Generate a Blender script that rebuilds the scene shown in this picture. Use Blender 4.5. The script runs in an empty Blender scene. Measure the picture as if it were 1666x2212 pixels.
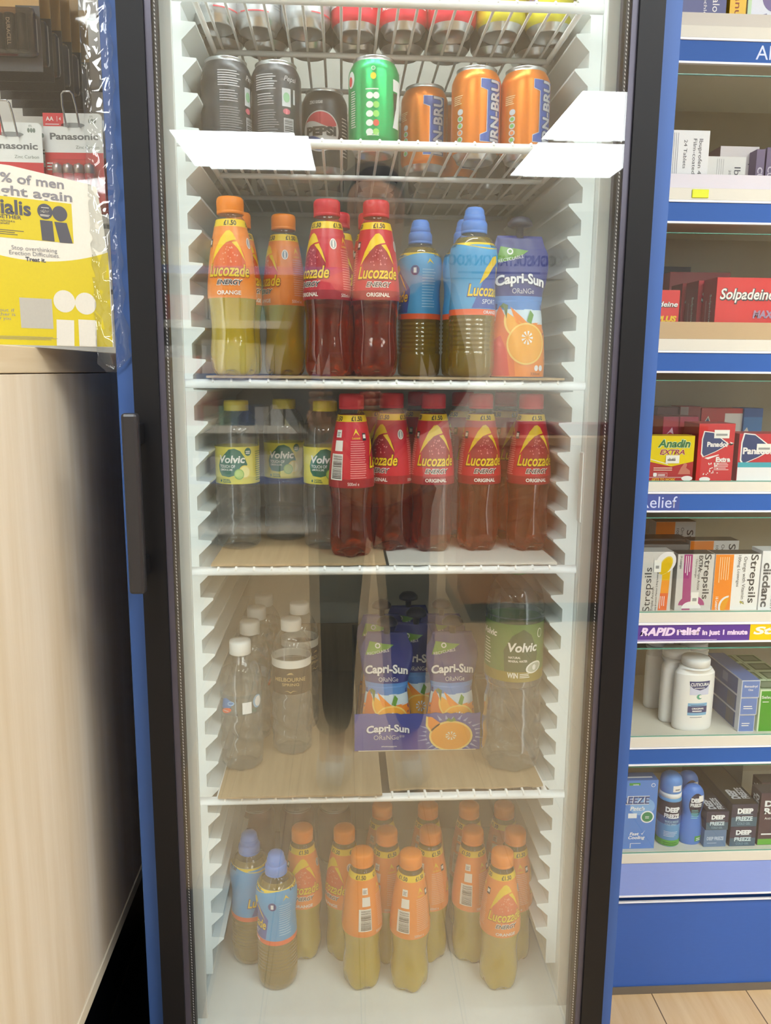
import bpy, bmesh, math, random
from mathutils import Vector, Matrix
PI = math.pi
random.seed(7)
scn = bpy.context.scene
COL = scn.collection

# ------------------------------------------------------------------ camera
F_PX, YAW, PITCH, ROLL = 1720.0, math.radians(3.15), math.radians(10.1), math.radians(0.45)
CAM = Vector((-0.058, -0.939, 1.2))
_f = Vector((math.sin(YAW)*math.cos(PITCH), math.cos(YAW)*math.cos(PITCH), -math.sin(PITCH)))
_r0 = Vector((math.cos(YAW), -math.sin(YAW), 0)); _u0 = _r0.cross(_f)
C_R = _r0*math.cos(ROLL) + _u0*math.sin(ROLL)
C_U = -_r0*math.sin(ROLL) + _u0*math.cos(ROLL)
C_F = _f
cam_d = bpy.data.cameras.new('camera'); cam = bpy.data.objects.new('camera', cam_d); COL.objects.link(cam)
cam_d.sensor_fit = 'VERTICAL'; cam_d.sensor_height = 32.0; cam_d.lens = F_PX*32.0/2212.0
cam_d.clip_start = 0.01
cam.matrix_world = Matrix(((C_R.x, C_U.x, -C_F.x, CAM.x), (C_R.y, C_U.y, -C_F.y, CAM.y), (C_R.z, C_U.z, -C_F.z, CAM.z), (0, 0, 0, 1)))
scn.camera = cam

# ------------------------------------------------------------------ light and exposure
scn.view_settings.view_transform = 'Standard'; scn.view_settings.look = 'None'
scn.view_settings.gamma = 1.0; scn.view_settings.use_curve_mapping = False
scn.view_settings.exposure = -0.06
scn.cycles.transparent_max_bounces = 48
scn.cycles.max_bounces = 14; scn.cycles.transmission_bounces = 12; scn.cycles.glossy_bounces = 6; scn.cycles.diffuse_bounces = 4
scn.cycles.sample_clamp_indirect = 4.0
scn.cycles.use_denoising = True
world = bpy.data.worlds.new('world'); scn.world = world; world.use_nodes = True
world.node_tree.nodes['Background'].inputs[0].default_value = (0.9, 0.95, 1.0, 1)
world.node_tree.nodes['Background'].inputs[1].default_value = 0.05
PANEL_STRENGTH = 17.5       # ceiling light diffusers
FRIDGE_LIGHT = 4.2
ADDED_STRIP_LIGHT = 3.0          # upright ADDED_LED strips added to brighten the inside, behind the liner edges          # ADDED_LED tube under the fridge ceiling

def ray(px, py):
    return (C_R*((px-833)/F_PX) - C_U*((py-1106)/F_PX) + C_F)
def at_y(px, py, Y):
    d = ray(px, py); return CAM + d*((Y-CAM.y)/d.y)
def at_z(px, py, Z):
    d = ray(px, py); return CAM + d*((Z-CAM.z)/d.z)

# ------------------------------------------------------------------ materials
def lin(c): return c/12.92 if c <= .04045 else ((c+.055)/1.055)**2.4
def rgb(h):
    h = h.lstrip('#'); return tuple(lin(int(h[i:i+2], 16)/255) for i in (0, 2, 4)) + (1,)
_M = {}
def newmat(name):
    m = bpy.data.materials.new(name); m.use_nodes = True
    nt = m.node_tree; b = nt.nodes['Principled BSDF']
    return m, nt, b
def mat(h, rough=.45, metal=0.0, coat=0.0, spec=.5, sub=0.0):
    k = (h, rough, metal, coat, spec, sub)
    if k in _M: return _M[k]
    m, nt, b = newmat('paint_' + h.lstrip('#'))
    c = rgb(h)
    tex = nt.nodes.new('ShaderNodeTexNoise'); tex.inputs['Scale'].default_value = 60; tex.inputs['Detail'].default_value = 2
    hs = nt.nodes.new('ShaderNodeHueSaturation'); hs.inputs['Color'].default_value = c
    mr = nt.nodes.new('ShaderNodeMapRange'); mr.inputs[3].default_value = .96; mr.inputs[4].default_value = 1.04
    nt.links.new(tex.outputs[0], mr.inputs[0]); nt.links.new(mr.outputs[0], hs.inputs['Value'])
    nt.links.new(hs.outputs[0], b.inputs['Base Color'])
    b.inputs['Roughness'].default_value = rough; b.inputs['Metallic'].default_value = metal
    b.inputs['Coat Weight'].default_value = coat; b.inputs['Specular IOR Level'].default_value = spec
    if sub:
        b.inputs['Subsurface Weight'].default_value = sub; b.inputs['Subsurface Radius'].default_value = (.01, .008, .006)
        b.inputs['Subsurface Scale'].default_value = 1
    _M[k] = m; return m

def two_way_fresnel(nt, ior):
    g = nt.nodes.new('ShaderNodeNewGeometry'); mx = nt.nodes.new('ShaderNodeMix')
    nt.links.new(g.outputs['Backfacing'], mx.inputs[0]); mx.inputs[2].default_value = ior; mx.inputs[3].default_value = 1/ior
    fr = nt.nodes.new('ShaderNodeFresnel'); nt.links.new(mx.outputs[0], fr.inputs['IOR']); return fr

def clear_mat(name, tint=(1, 1, 1, 1), ior=1.5, rough=0.0, film=0.0, boost=1.0):
    """thin clear sheet: what is not mirrored goes straight through; film = share of light caught by dust or mist"""
    m, nt, b = newmat(name); nt.nodes.remove(b); out = nt.nodes['Material Output']
    fr = two_way_fresnel(nt, ior)
    t = nt.nodes.new('ShaderNodeBsdfTransparent'); t.inputs[0].default_value = tint
    g = nt.nodes.new('ShaderNodeBsdfGlossy'); g.inputs['Roughness'].default_value = rough
    mx = nt.nodes.new('ShaderNodeMixShader')
    if boost != 1.0:
        mu = nt.nodes.new('ShaderNodeMath'); mu.operation = 'MULTIPLY'; mu.use_clamp = True; mu.inputs[1].default_value = boost
        nt.links.new(fr.outputs[0], mu.inputs[0]); nt.links.new(mu.outputs[0], mx.inputs[0])
    else: nt.links.new(fr.outputs[0], mx.inputs[0])
    nt.links.new(t.outputs[0], mx.inputs[1]); nt.links.new(g.outputs[0], mx.inputs[2])
    last = mx
    if film:
        d = nt.nodes.new('ShaderNodeBsdfDiffuse'); d.inputs[0].default_value = (.8, .82, .8, 1)
        tl = nt.nodes.new('ShaderNodeBsdfTranslucent'); tl.inputs[0].default_value = (.8, .82, .8, 1)
        a = nt.nodes.new('ShaderNodeMixShader'); a.inputs[0].default_value = .5
        nt.links.new(d.outputs[0], a.inputs[1]); nt.links.new(tl.outputs[0], a.inputs[2])
        f = nt.nodes.new('ShaderNodeMixShader')
        nt.links.new(mx.outputs[0], f.inputs[1]); nt.links.new(a.outputs[0], f.inputs[2])
        if callable(film): film(nt, f.inputs[0])
        else: f.inputs[0].default_value = film
        last = f
    nt.links.new(last.outputs[0], out.inputs[0]); return m

def liquid_mat(name, glass, solid, amount, ior=1.33, clear=0.0, rough=.03):
    """drink in a bottle: refracting body mixed with a cloudy one"""
    m, nt, b = newmat(name); out = nt.nodes['Material Output']
    gl = nt.nodes.new('ShaderNodeBsdfGlass'); gl.inputs[0].default_value = glass; gl.inputs['IOR'].default_value = ior; gl.inputs['Roughness'].default_value = rough
    b.inputs['Base Color'].default_value = solid; b.inputs['Roughness'].default_value = .12
    tl = nt.nodes.new('ShaderNodeBsdfTranslucent'); tl.inputs[0].default_value = solid
    a = nt.nodes.new('ShaderNodeMixShader'); a.inputs[0].default_value = .35
    nt.links.new(b.outputs[0], a.inputs[1]); nt.links.new(tl.outputs[0], a.inputs[2])
    x = nt.nodes.new('ShaderNodeMixShader'); x.inputs[0].default_value = amount
    nt.links.new(gl.outputs[0], x.inputs[1]); nt.links.new(a.outputs[0], x.inputs[2])
    last = x
    if clear:
        t = nt.nodes.new('ShaderNodeBsdfTransparent'); t.inputs[0].default_value = tuple(list(glass[:3]) + [1])
        y = nt.nodes.new('ShaderNodeMixShader'); y.inputs[0].default_value = clear
        nt.links.new(x.outputs[0], y.inputs[1]); nt.links.new(t.outputs[0], y.inputs[2]); last = y
    fr = two_way_fresnel(nt, 1.55); g = nt.nodes.new('ShaderNodeBsdfGlossy'); g.inputs['Roughness'].default_value = .06      # the plastic skin
    mu = nt.nodes.new('ShaderNodeMath'); mu.operation = 'MULTIPLY'; mu.use_clamp = True; mu.inputs[1].default_value = 1.4; nt.links.new(fr.outputs[0], mu.inputs[0])
    z = nt.nodes.new('ShaderNodeMixShader'); nt.links.new(mu.outputs[0], z.inputs[0]); nt.links.new(last.outputs[0], z.inputs[1]); nt.links.new(g.outputs[0], z.inputs[2]); last = z
    nt.links.new(last.outputs[0], out.inputs[0]); return m

def water_mat(name, glass=.25, milky=.07):
    m, nt, b = newmat(name); nt.nodes.remove(b); out = nt.nodes['Material Output']
    fr = two_way_fresnel(nt, 1.5); mu = nt.nodes.new('ShaderNodeMath'); mu.operation = 'MULTIPLY'; mu.use_clamp = True; mu.inputs[1].default_value = 3.0; nt.links.new(fr.outputs[0], mu.inputs[0])
    t = nt.nodes.new('ShaderNodeBsdfTransparent'); t.inputs[0].default_value = (.97, .985, .98, 1)
    g = nt.nodes.new('ShaderNodeBsdfGlossy'); g.inputs['Roughness'].default_value = .04
    a = nt.nodes.new('ShaderNodeMixShader'); nt.links.new(mu.outputs[0], a.inputs[0]); nt.links.new(t.outputs[0], a.inputs[1]); nt.links.new(g.outputs[0], a.inputs[2])
    gl = nt.nodes.new('ShaderNodeBsdfGlass'); gl.inputs['IOR'].default_value = 1.22; gl.inputs['Roughness'].default_value = 0
    x = nt.nodes.new('ShaderNodeMixShader'); x.inputs[0].default_value = glass; nt.links.new(a.outputs[0], x.inputs[1]); nt.links.new(gl.outputs[0], x.inputs[2])
    d = nt.nodes.new('ShaderNodeBsdfDiffuse'); d.inputs[0].default_value = (.8, .84, .82, 1); tl = nt.nodes.new('ShaderNodeBsdfTranslucent'); tl.inputs[0].default_value = (.8, .84, .82, 1)
    e = nt.nodes.new('ShaderNodeMixShader'); e.inputs[0].default_value = .5; nt.links.new(d.outputs[0], e.inputs[1]); nt.links.new(tl.outputs[0], e.inputs[2])
    y = nt.nodes.new('ShaderNodeMixShader'); y.inputs[0].default_value = milky; nt.links.new(x.outputs[0], y.inputs[1]); nt.links.new(e.outputs[0], y.inputs[2])
    nt.links.new(y.outputs[0], out.inputs[0]); return m

def grain_mat(name, c0, c1, scale, rough=.5, detail=5, bump=0.0):
    m, nt, b = newmat(name)
    tc = nt.nodes.new('ShaderNodeTexCoord'); mp = nt.nodes.new('ShaderNodeMapping'); mp.inputs['Scale'].default_value = scale
    n = nt.nodes.new('ShaderNodeTexNoise'); n.inputs['Scale'].default_value = 1; n.inputs['Detail'].default_value = detail; n.inputs['Roughness'].default_value = .6
    r = nt.nodes.new('ShaderNodeValToRGB'); r.color_ramp.elements[0].color = rgb(c0); r.color_ramp.elements[1].color = rgb(c1)
    r.color_ramp.elements[0].position = .3; r.color_ramp.elements[1].position = .7
    nt.links.new(tc.outputs['Object'], mp.inputs[0]); nt.links.new(mp.outputs[0], n.inputs['Vector'])
    nt.links.new(n.outputs[0], r.inputs[0]); nt.links.new(r.outputs[0], b.inputs['Base Color']); b.inputs['Roughness'].default_value = rough
    if bump:
        bp = nt.nodes.new('ShaderNodeBump'); bp.inputs['Strength'].default_value = bump; bp.inputs['Distance'].default_value = .002
        nt.links.new(n.outputs[0], bp.inputs['Height']); nt.links.new(bp.outputs[0], b.inputs['Normal'])
    return m
def glow_mat(name, color, strength):
    m, nt, b = newmat(name); b.inputs['Base Color'].default_value = color
    b.inputs['Emission Color'].default_value = color; b.inputs['Emission Strength'].default_value = strength; return m

WHITE = mat('#f2f3f0', .4); BLACK = mat('#0e0f13', .5, 0, 0, .25); BLUE = mat('#305698', .55)
WOOD = grain_mat('beech_laminate', '#dccbae', '#eee3d0', (26, 26, 1.6), .5)
FLOORWOOD = grain_mat('oak_floor_laminate', '#cda878', '#dfc296', (30, 2.5, 2), .35)
def plank_seams(m):
    nt = m.node_tree; b = nt.nodes['Principled BSDF']; src = b.inputs['Base Color'].links[0].from_socket
    tc = nt.nodes.new('ShaderNodeTexCoord'); sx = nt.nodes.new('ShaderNodeSeparateXYZ'); nt.links.new(tc.outputs['Object'], sx.inputs[0])
    def op(k, a, v):
        n = nt.nodes.new('ShaderNodeMath'); n.operation = k; nt.links.new(a, n.inputs[0]); n.inputs[1].default_value = v; return n.outputs[0]
    s = op('LESS_THAN', op('FRACT', op('MULTIPLY', op('ADD', sx.outputs[0], 10*.19-.545), 1/.19), 0), .012)
    mx = nt.nodes.new('ShaderNodeMix'); mx.data_type = 'RGBA'; mx.inputs[7].default_value = rgb('#6b5238'); nt.links.new(s, mx.inputs[0]); nt.links.new(src, mx.inputs[6]); nt.links.new(mx.outputs[2], b.inputs['Base Color'])
plank_seams(FLOORWOOD)
CARD = grain_mat('brown_cardboard', '#a08a68', '#b39c78', (90, 6, 6), .85)
ALU = mat('#c9cbcc', .28, 1.0)

# ------------------------------------------------------------------ mesh helpers
class MB:
    """collects shapes in one bmesh, then links them as ONE mesh object"""
    def __init__(s): s.bm = bmesh.new(); s.mats = []
    def mi(s, m):
        if m not in s.mats: s.mats.append(m)
        return s.mats.index(m)
    def box(s, x0, x1, y0, y1, z0, z1, m, bev=0.0, front=None, top=None, left=None):
        i = s.mi(m)
        v = [s.bm.verts.new((x, y, z)) for x in (x0, x1) for y in (y0, y1) for z in (z0, z1)]
        fs = {'left': (0, 1, 3, 2), 'right': (4, 6, 7, 5), 'front': (0, 4, 5, 1), 'back': (2, 3, 7, 6), 'bottom': (0, 2, 6, 4), 'top': (1, 5, 7, 3)}
        out = []
        for k, f in fs.items():
            fc = s.bm.faces.new([v[j] for j in f]); fc.material_index = i; out.append(fc)
            mm = {'front': front, 'top': top, 'left': left}.get(k)
            if mm: fc.material_index = s.mi(mm)
        if bev:
            es = list({e for f in out for e in f.edges})
            bmesh.ops.bevel(s.bm, geom=es, offset=bev, segments=2, affect='EDGES', profile=.5)
        return s
    def lathe(s, prof, m, seg=40, mod=None, cap=True, mats=None, center=(0, 0, 0)):
        """prof: [(r, z)] from bottom to top; mod(r, z, theta) -> r; mats: f(z) -> material"""
        cx, cy, cz = center; rings = []
        for r, z in prof:
            ring = []
            for k in range(seg):
                t = 2*PI*k/seg; rr = mod(r, z, t) if mod else r
                ring.append(s.bm.verts.new((cx + rr*math.sin(t), cy - rr*math.cos(t), cz + z)))
            rings.append(ring)
        for a in range(len(rings)-1):
            mm = mats((prof[a][1]+prof[a+1][1])/2, a) if mats else m; i = s.mi(mm)
            for k in range(seg):
                f = s.bm.faces.new((rings[a][k], rings[a][(k+1) % seg], rings[a+1][(k+1) % seg], rings[a+1][k])); f.material_index = i; f.smooth = True
        if cap:
            f = s.bm.faces.new(rings[0][::-1]); f.material_index = s.mi(mats(prof[0][1], 0) if mats else m)
            f = s.bm.faces.new(rings[-1]); f.material_index = s.mi(mats(prof[-1][1], len(prof)-2) if mats else m)
        return s
    def tube(s, pts, r, m, seg=10, closed=False):
        i = s.mi(m); pts = [Vector(p) for p in pts]; n = len(pts); rings = []
        up = Vector((0, 0, 1))
        for k, p in enumerate(pts):
            a = pts[k-1] if (k or closed) else p; b = pts[(k+1) % n] if (k < n-1 or closed) else p
            t = (b-a).normalized()
            x = t.cross(up) if abs(t.z) < .95 else t.cross(Vector((1, 0, 0))); x.normalize(); y = x.cross(t)
            rr = r[k] if isinstance(r, (list, tuple)) else r
            rings.append([s.bm.verts.new(p + x*rr*math.cos(2*PI*j/seg) + y*rr*math.sin(2*PI*j/seg)) for j in range(seg)])
        last = n if closed else n-1
        for k in range(last):
            A, B = rings[k], rings[(k+1) % n]
            for j in range(seg):
                f = s.bm.faces.new((A[j], A[(j+1) % seg], B[(j+1) % seg], B[j])); f.material_index = i; f.smooth = True
        if not closed:
            s.bm.faces.new(rings[0][::-1]).material_index = i; s.bm.faces.new(rings[-1]).material_index = i
        return s
    def prism(s, pts, axis, a, b, m):
        """extrude polygon pts (2D) along axis ('x': pts=(y,z); 'y': pts=(x,z); 'z': pts=(x,y)) from a to b"""
        i = s.mi(m)
        def P(p, t): return {'x': (t, p[0], p[1]), 'y': (p[0], t, p[1]), 'z': (p[0], p[1], t)}[axis]
        A = [s.bm.verts.new(P(p, a)) for p in pts]; B = [s.bm.verts.new(P(p, b)) for p in pts]; n = len(pts)
        s.bm.faces.new(A[::-1]).material_index = i; s.bm.faces.new(B).material_index = i
        for k in range(n): s.bm.faces.new((A[k], A[(k+1) % n], B[(k+1) % n], B[k])).material_index = i
        return s
    def ring(s, o, n, y0, y1, m):
        """rectangular frame: o, n = (x0, x1, z0, z1) outer and inner, from y0 to y1"""
        i = s.mi(m)
        def c(q, y): return [s.bm.verts.new((x, y, z)) for x, z in ((q[0], q[2]), (q[1], q[2]), (q[1], q[3]), (q[0], q[3]))]
        oa, ob, na, nb = c(o, y0), c(o, y1), c(n, y0), c(n, y1)
        for k in range(4):
            j = (k+1) % 4
            for q in ((oa[k], oa[j], na[j], na[k]), (ob[j], ob[k], nb[k], nb[j]), (oa[j], oa[k], ob[k], ob[j]), (na[k], na[j], nb[j], nb[k])):
                s.bm.faces.new(q).material_index = i
        return s
    def open_box(s, o, n, m):
        """box o with a cavity n open to the front; o, n = (x0, x1, y0, y1, z0, z1); both share the front y0"""
        i = s.mi(m)
        def c(q): return [s.bm.verts.new((x, y, z)) for y in (q[2], q[3]) for x, z in ((q[0], q[4]), (q[1], q[4]), (q[1], q[5]), (q[0], q[5]))]
        a, b = c(o), c(n)
        for v, fl in ((a, 0), (b, 1)):
            fs = [(v[4], v[7], v[6], v[5])] + [(v[k], v[k+4], v[(k+1) % 4 + 4], v[(k+1) % 4]) for k in range(4)]
            for f in fs: s.bm.faces.new(f if not fl else f[::-1]).material_index = i
        for k in range(4): s.bm.faces.new((a[k], a[(k+1) % 4], b[(k+1) % 4], b[k])).material_index = i
        return s
    def build(s, name, parent=None, loc=(0, 0, 0), rz=0.0, smooth=False, fix=True):
        if fix: bmesh.ops.recalc_face_normals(s.bm, faces=s.bm.faces[:])
        me = bpy.data.meshes.new(name); s.bm.to_mesh(me); s.bm.free()
        for m in s.mats: me.materials.append(m)
        if smooth:
            for p in me.polygons: p.use_smooth = True
        o = bpy.data.objects.new(name, me); COL.objects.link(o); o.location = loc; o.rotation_euler = (0, 0, rz)
        if parent: o.parent = parent
        return o

def tag(o, label=None, cat=None, group=None, kind=None):
    for k, v in (('label', label), ('category', cat), ('group', group), ('kind', kind)):
        if v: o[k] = v
    return o
def thing(name, label, cat, loc=(0, 0, 0), rz=0.0, group=None):
    o = bpy.data.objects.new(name, None); COL.objects.link(o); o.empty_display_size = .02
    o.location = loc; o.rotation_euler = (0, 0, rz); return tag(o, label, cat, group)
KIDS = {}
def kids(o): return [c for c in bpy.data.objects if c.parent == o]
def dup(root, loc, rz=0.0, label=None, group=None, _p=None):
    r = root.copy(); COL.objects.link(r)
    if _p is None:
        r.location = loc; r.rotation_euler = (0, 0, rz); tag(r, label, None, group)
    else: r.parent = _p
    for c in kids(root): dup(c, None, 0, None, None, r)
    return r
class Kind:
    """first use moves the prototype itself, every later one is a copy"""
    def __init__(s, proto): s.p = proto; s.used = False
    def put(s, loc, rz, label, group=None):
        if not s.used:
            s.used = True; s.p.location = loc; s.p.rotation_euler = (0, 0, rz); return tag(s.p, label, None, group)
        return dup(s.p, loc, rz, label, group)

# ------------------------------------------------------------------ printed artwork: flat shapes laid on a surface
_T = {}
def glyphs(s, bold, shear):
    k = (s, bold, shear)
    if k not in _T:
        cu = bpy.data.curves.new('t', 'FONT'); cu.body = s; cu.size = 1; cu.offset = bold; cu.shear = shear; cu.resolution_u = 3; cu.fill_mode = 'FRONT'
        o = bpy.data.objects.new('t', cu); COL.objects.link(o)
        dg = bpy.context.evaluated_depsgraph_get(); me = o.evaluated_get(dg).to_mesh()
        _T[k] = ([(v.co.x, v.co.y) for v in me.vertices], [tuple(p.vertices) for p in me.polygons])
        o.evaluated_get(dg).to_mesh_clear(); bpy.data.objects.remove(o); bpy.data.curves.remove(cu)
    return _T[k]
CAPH = max(p[1] for p in glyphs('H', 0, 0)[0])

class Art:
    def __init__(s): s.it = []
    def poly(s, pts, m, l=1): s.it.append((list(pts), [tuple(range(len(pts)))], m, l)); return s
    def rect(s, u0, v0, u1, v1, m, l=1): return s.poly([(u0, v0), (u1, v0), (u1, v1), (u0, v1)], m, l)
    def ell(s, u, v, ru, rv, m, l=1, n=20, a0=0, a1=360, rot=0):
        full = abs(a1-a0) >= 360; c, d = math.cos(math.radians(rot)), math.sin(math.radians(rot)); pts = []
        for k in range(n if full else n+1):
            t = math.radians(a0 + (a1-a0)*k/n); x, y = ru*math.cos(t), rv*math.sin(t); pts.append((u + x*c - y*d, v + x*d + y*c))
        return s.poly(pts, m, l)
    def band(s, u0, u1, fn0, fn1, m, l=1, n=12):
        """area between curves v=fn0(u) and v=fn1(u)"""
        us = [u0 + (u1-u0)*k/n for k in range(n+1)]
        pts = [(u, fn0(u)) for u in us] + [(u, fn1(u)) for u in us]
        s.it.append((pts, [(k, k+1, n+2+k, n+1+k) for k in range(n)], m, l)); return s
    def text(s, t, u, v, h, m, l=2, bold=.0, shear=0.0, w=None, rot=0, arc=0.0, align='C'):
        vs, fs = glyphs(t, bold, shear)
        if not vs: return s
        x0, x1 = min(p[0] for p in vs), max(p[0] for p in vs); k = h/CAPH; kx = k if w is None else w/(x1-x0)
        ox = {'C': (x0+x1)/2, 'L': x0, 'R': x1}[align]; c, d = math.cos(math.radians(rot)), math.sin(math.radians(rot)); out = []
        for x, y in vs:
            X, Y = (x-ox)*kx, y*k - h/2; Y -= arc*X*X; out.append((u + X*c - Y*d, v + X*d + Y*c))
        s.it.append((out, fs, m, l)); return s
    def lines(s, u0, u1, v0, v1, n, m, l=2, fill=.45, rag=.25, rot=False):
        rnd = random.Random(int(abs(u0*7919 + v0*104729)*1000) + n); st = (v1-v0)/n if not rot else (u1-u0)/n
        for k in range(n):
            if not rot:
                a = v0 + k*st; s.rect(u0, a, u1 - (u1-u0)*rag*rnd.random(), a + st*fill, m, l)
            else:
                a = u0 + k*st; s.rect(a, v0 + (v1-v0)*rag*rnd.random(), a + st*fill, v1, m, l)
        return s
    def bars(s, u0, v0, u1, v1, m, l=2, n=18, horizontal=True):
        rnd = random.Random(n+5); a = v0 if horizontal else u0; b = v1 if horizontal else u1; t = a
        while t < b:
            w = (b-a)/n*rnd.choice((.3, .6, .9)); e = min(t+w, b)
            s.rect(u0, t, u1, e, m, l) if horizontal else s.rect(t, v0, e, v1, m, l)
            t = e + (b-a)/n*rnd.choice((.4, .6, .8))
        return s
    def lay(s, mb, fmap, du=0, dv=0):
        """fmap(u, v, layer) -> point; du, dv: cutting steps so that shapes follow a curved surface"""
        for vs, fs, m, l in s.it:
            t = bmesh.new(); bv = [t.verts.new((x, y, 0)) for x, y in vs]
            for f in fs:
                try: t.faces.new([bv[i] for i in f])
                except ValueError: pass
            if any(len(f.verts) > 4 for f in t.faces): bmesh.ops.triangulate(t, faces=t.faces[:])
            for step, ax in ((du, 0), (dv, 1)):
                if step:
                    lo, hi = min(p[ax] for p in vs), max(p[ax] for p in vs); q = math.ceil(lo/step)*step
                    while q < hi:
                        if q > lo:
                            n = (1, 0, 0) if ax == 0 else (0, 1, 0)
                            bmesh.ops.bisect_plane(t, geom=t.verts[:]+t.edges[:]+t.faces[:], plane_co=(q, 0, 0) if ax == 0 else (0, q, 0), plane_no=n)
                        q += step
            t.verts.index_update(); i = mb.mi(m)
            nv = [mb.bm.verts.new(fmap(v.co.x, v.co.y, l)) for v in t.verts]
            for f in t.faces:
                q = mb.bm.faces.new([nv[v.index] for v in f.verts]); q.material_index = i; q.smooth = True
            t.free()
        return mb
EPS = .00022
def flat(o, ux, uz, n):
    o, ux, uz, n = Vector(o), Vector(ux), Vector(uz), Vector(n)
    return lambda u, v, l: o + ux*u + uz*v + n*(EPS*l)
def facing(x0, y, z0): return flat((x0, y, z0), (1, 0, 0), (0, 0, 1), (0, -1, 0))
def rad_of(prof):
    P = sorted(((z, r) for r, z in prof))
    def R(z):
        if z <= P[0][0]: return P[0][1]
        for (a, ra), (b, rb) in zip(P, P[1:]):
            if a <= z <= b: return ra if b == a else ra + (rb-ra)*(z-a)/(b-a)
        return P[-1][1]
    return R
def wrap(R, rref, off=.0003):
    def f(u, v, l):
        t = u/rref; r = R(v) + off + EPS*l; return Vector((r*math.sin(t), -r*math.cos(t), v))
    return f
def smooth_prof(pts, n=5):
    """Catmull-Rom through (r, z) points"""
    out = []
    for i in range(len(pts)-1):
        p0 = pts[max(i-1, 0)]; p1, p2 = pts[i], pts[i+1]; p3 = pts[min(i+2, len(pts)-1)]
        for k in range(n):
            t = k/n; q = []
            for a in (0, 1):
                q.append(.5*(2*p1[a] + (p2[a]-p0[a])*t + (2*p0[a]-5*p1[a]+4*p2[a]-p3[a])*t*t + (3*p1[a]-p0[a]-3*p2[a]+p3[a])*t**3))
            out.append(tuple(q))
    out.append(pts[-1]); return out
# ================================================================== the shop around the fridge
def struct(name, mb): return tag(mb.build(name), None, None, None, 'structure')
WALLM = mat('#dcdcd6', .7)
struct('floor', MB().box(-2.6, 5.2, -4.8, .8, -.05, 0, FLOORWOOD))
struct('ceiling', MB().box(-2.6, 5.2, -4.8, .8, 2.3, 2.35, mat('#e4e4e0', .8)))
struct('wall_back', MB().box(-2.6, 5.2, .8, .85, 0, 2.3, mat('#c9c5ba', .7)))
struct('wall_front', MB().box(-2.6, 5.2, -4.85, -4.8, 0, 2.3, WALLM))
struct('wall_left', MB().box(-2.65, -2.6, -4.8, .8, 0, 2.3, WALLM))
struct('wall_right', MB().box(5.2, 5.25, -4.8, .8, 0, 2.3, WALLM))
DIFF = glow_mat('lit_diffuser', (.93, .98, 1, 1), PANEL_STRENGTH); FRM = mat('#e9e9e6', .5)
def ceiling_light(x, y, label):
    t = thing('ceiling_light', label, 'ceiling light', (x, y, 2.3), 0, 'square ceiling light panels')
    MB().ring((-.31, .31, -.36, .36), (-.29, .29, -.34, .34), -.012, 0, FRM).build('frame', t).rotation_euler = (PI/2, 0, 0)
    MB().box(-.288, .288, -.338, .338, -.008, -.002, DIFF).build('diffuser', t)
for x, y, l in ((-.57, -3.38, 'square ceiling light panel mirrored in the left of the fridge door'), (1.18, -2.72, 'nearer square ceiling light panel mirrored in the right of the fridge door'),
                (1.18, -3.44, 'farther square ceiling light panel mirrored in the right of the fridge door'), (-.57, -1.05, 'added unseen square ceiling light panel left of the person'),
                (.56, -.95, 'added unseen square ceiling light panel close in front of the fridge, right of the person'), (1.3, -1.05, 'added unseen square ceiling light panel over the medicine shelves'), (2.93, -3.9, 'last added unseen square ceiling light panel in the row right of the shop'), (-2.15, -2.9, 'added unseen square ceiling light panel over the left end of the wall shelving'), (-2.15, -3.9, 'added unseen square ceiling light panel at the far left of the shop'), (2.93, -1.9, 'second added unseen square ceiling light panel in the row right of the shop'),
                (2.93, -2.9, 'third added unseen square ceiling light panel in the row right of the shop')):  # all but the mirrored panels are added, out of sight, to brighten the shop
    ceiling_light(x, y, l)

# ------------------------------------------------------------------ the glass-door fridge
LINER = mat('#e4ebea', .4); LINERB = mat('#cfcdc0', .45)
fr = thing('display_fridge', 'tall black glass-door drinks fridge with a white inside', 'fridge', (0, 0, 0))
MB().open_box((-.2975, .2975, .05, .66, .02, 1.99), (-.275, .275, .05, .585, .255, 1.865), BLACK).build('cabinet', fr)
MB().open_box((-.2745, .2745, .0505, .584, .2555, 1.8645), (-.27, .27, .0505, .575, .26, 1.86), LINER).build('liner', fr)
MB().box(-.268, .268, .568, .5745, .262, 1.858, LINERB, .002).build('back_panel', fr)
for s in (-1, 1):
    b = MB(); pts = [(s*.2695, 1.84), (s*.254, 1.84)]; z = 1.4158 + .0405*9
    while z > .34:
        pts += [(s*.254, z), (s*.2365, z - .0012), (s*.2365, z-.004), (s*.254, z-.0215)]; z -= .0405
    pts += [(s*.254, .30), (s*.2695, .30)]
    b.prism(pts, 'y', .135, .566, LINER).build('shelf_support', fr)
MB().box(.262, .2695, .1015, .118, .9986, 1.0941, mat('#dfe3df', .4), .002).build('switch_cover', fr)
g = MB().box(-.29, .29, .012, .049, .02, .165, BLACK, .004)
g.build('kick_grille', fr)
MB().tube([(-.22, .066, 1.848), (.22, .066, 1.848)], .009, glow_mat('cool_tube', (.95, 1, 1, 1), FRIDGE_LIGHT*18)).build('lamp_tube', fr)
ADDED_LED = glow_mat('added_led_glow', (.95, 1, 1, 1), ADDED_STRIP_LIGHT)  # glow strips put in to lighten the lower shelves, hidden behind the flanges
for s in (-1, 1):
    x0, x1 = sorted((s*.2490, s*.2694)); MB().box(x0, x1, .0508, .0560, .30, 1.83, LINER, .001).build('front_flange', fr)
    x0, x1 = sorted((s*.2530, s*.2680)); MB().box(x0, x1, .0562, .0590, .33, 1.80, ADDED_LED).build('added_led_strip', fr)
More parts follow.
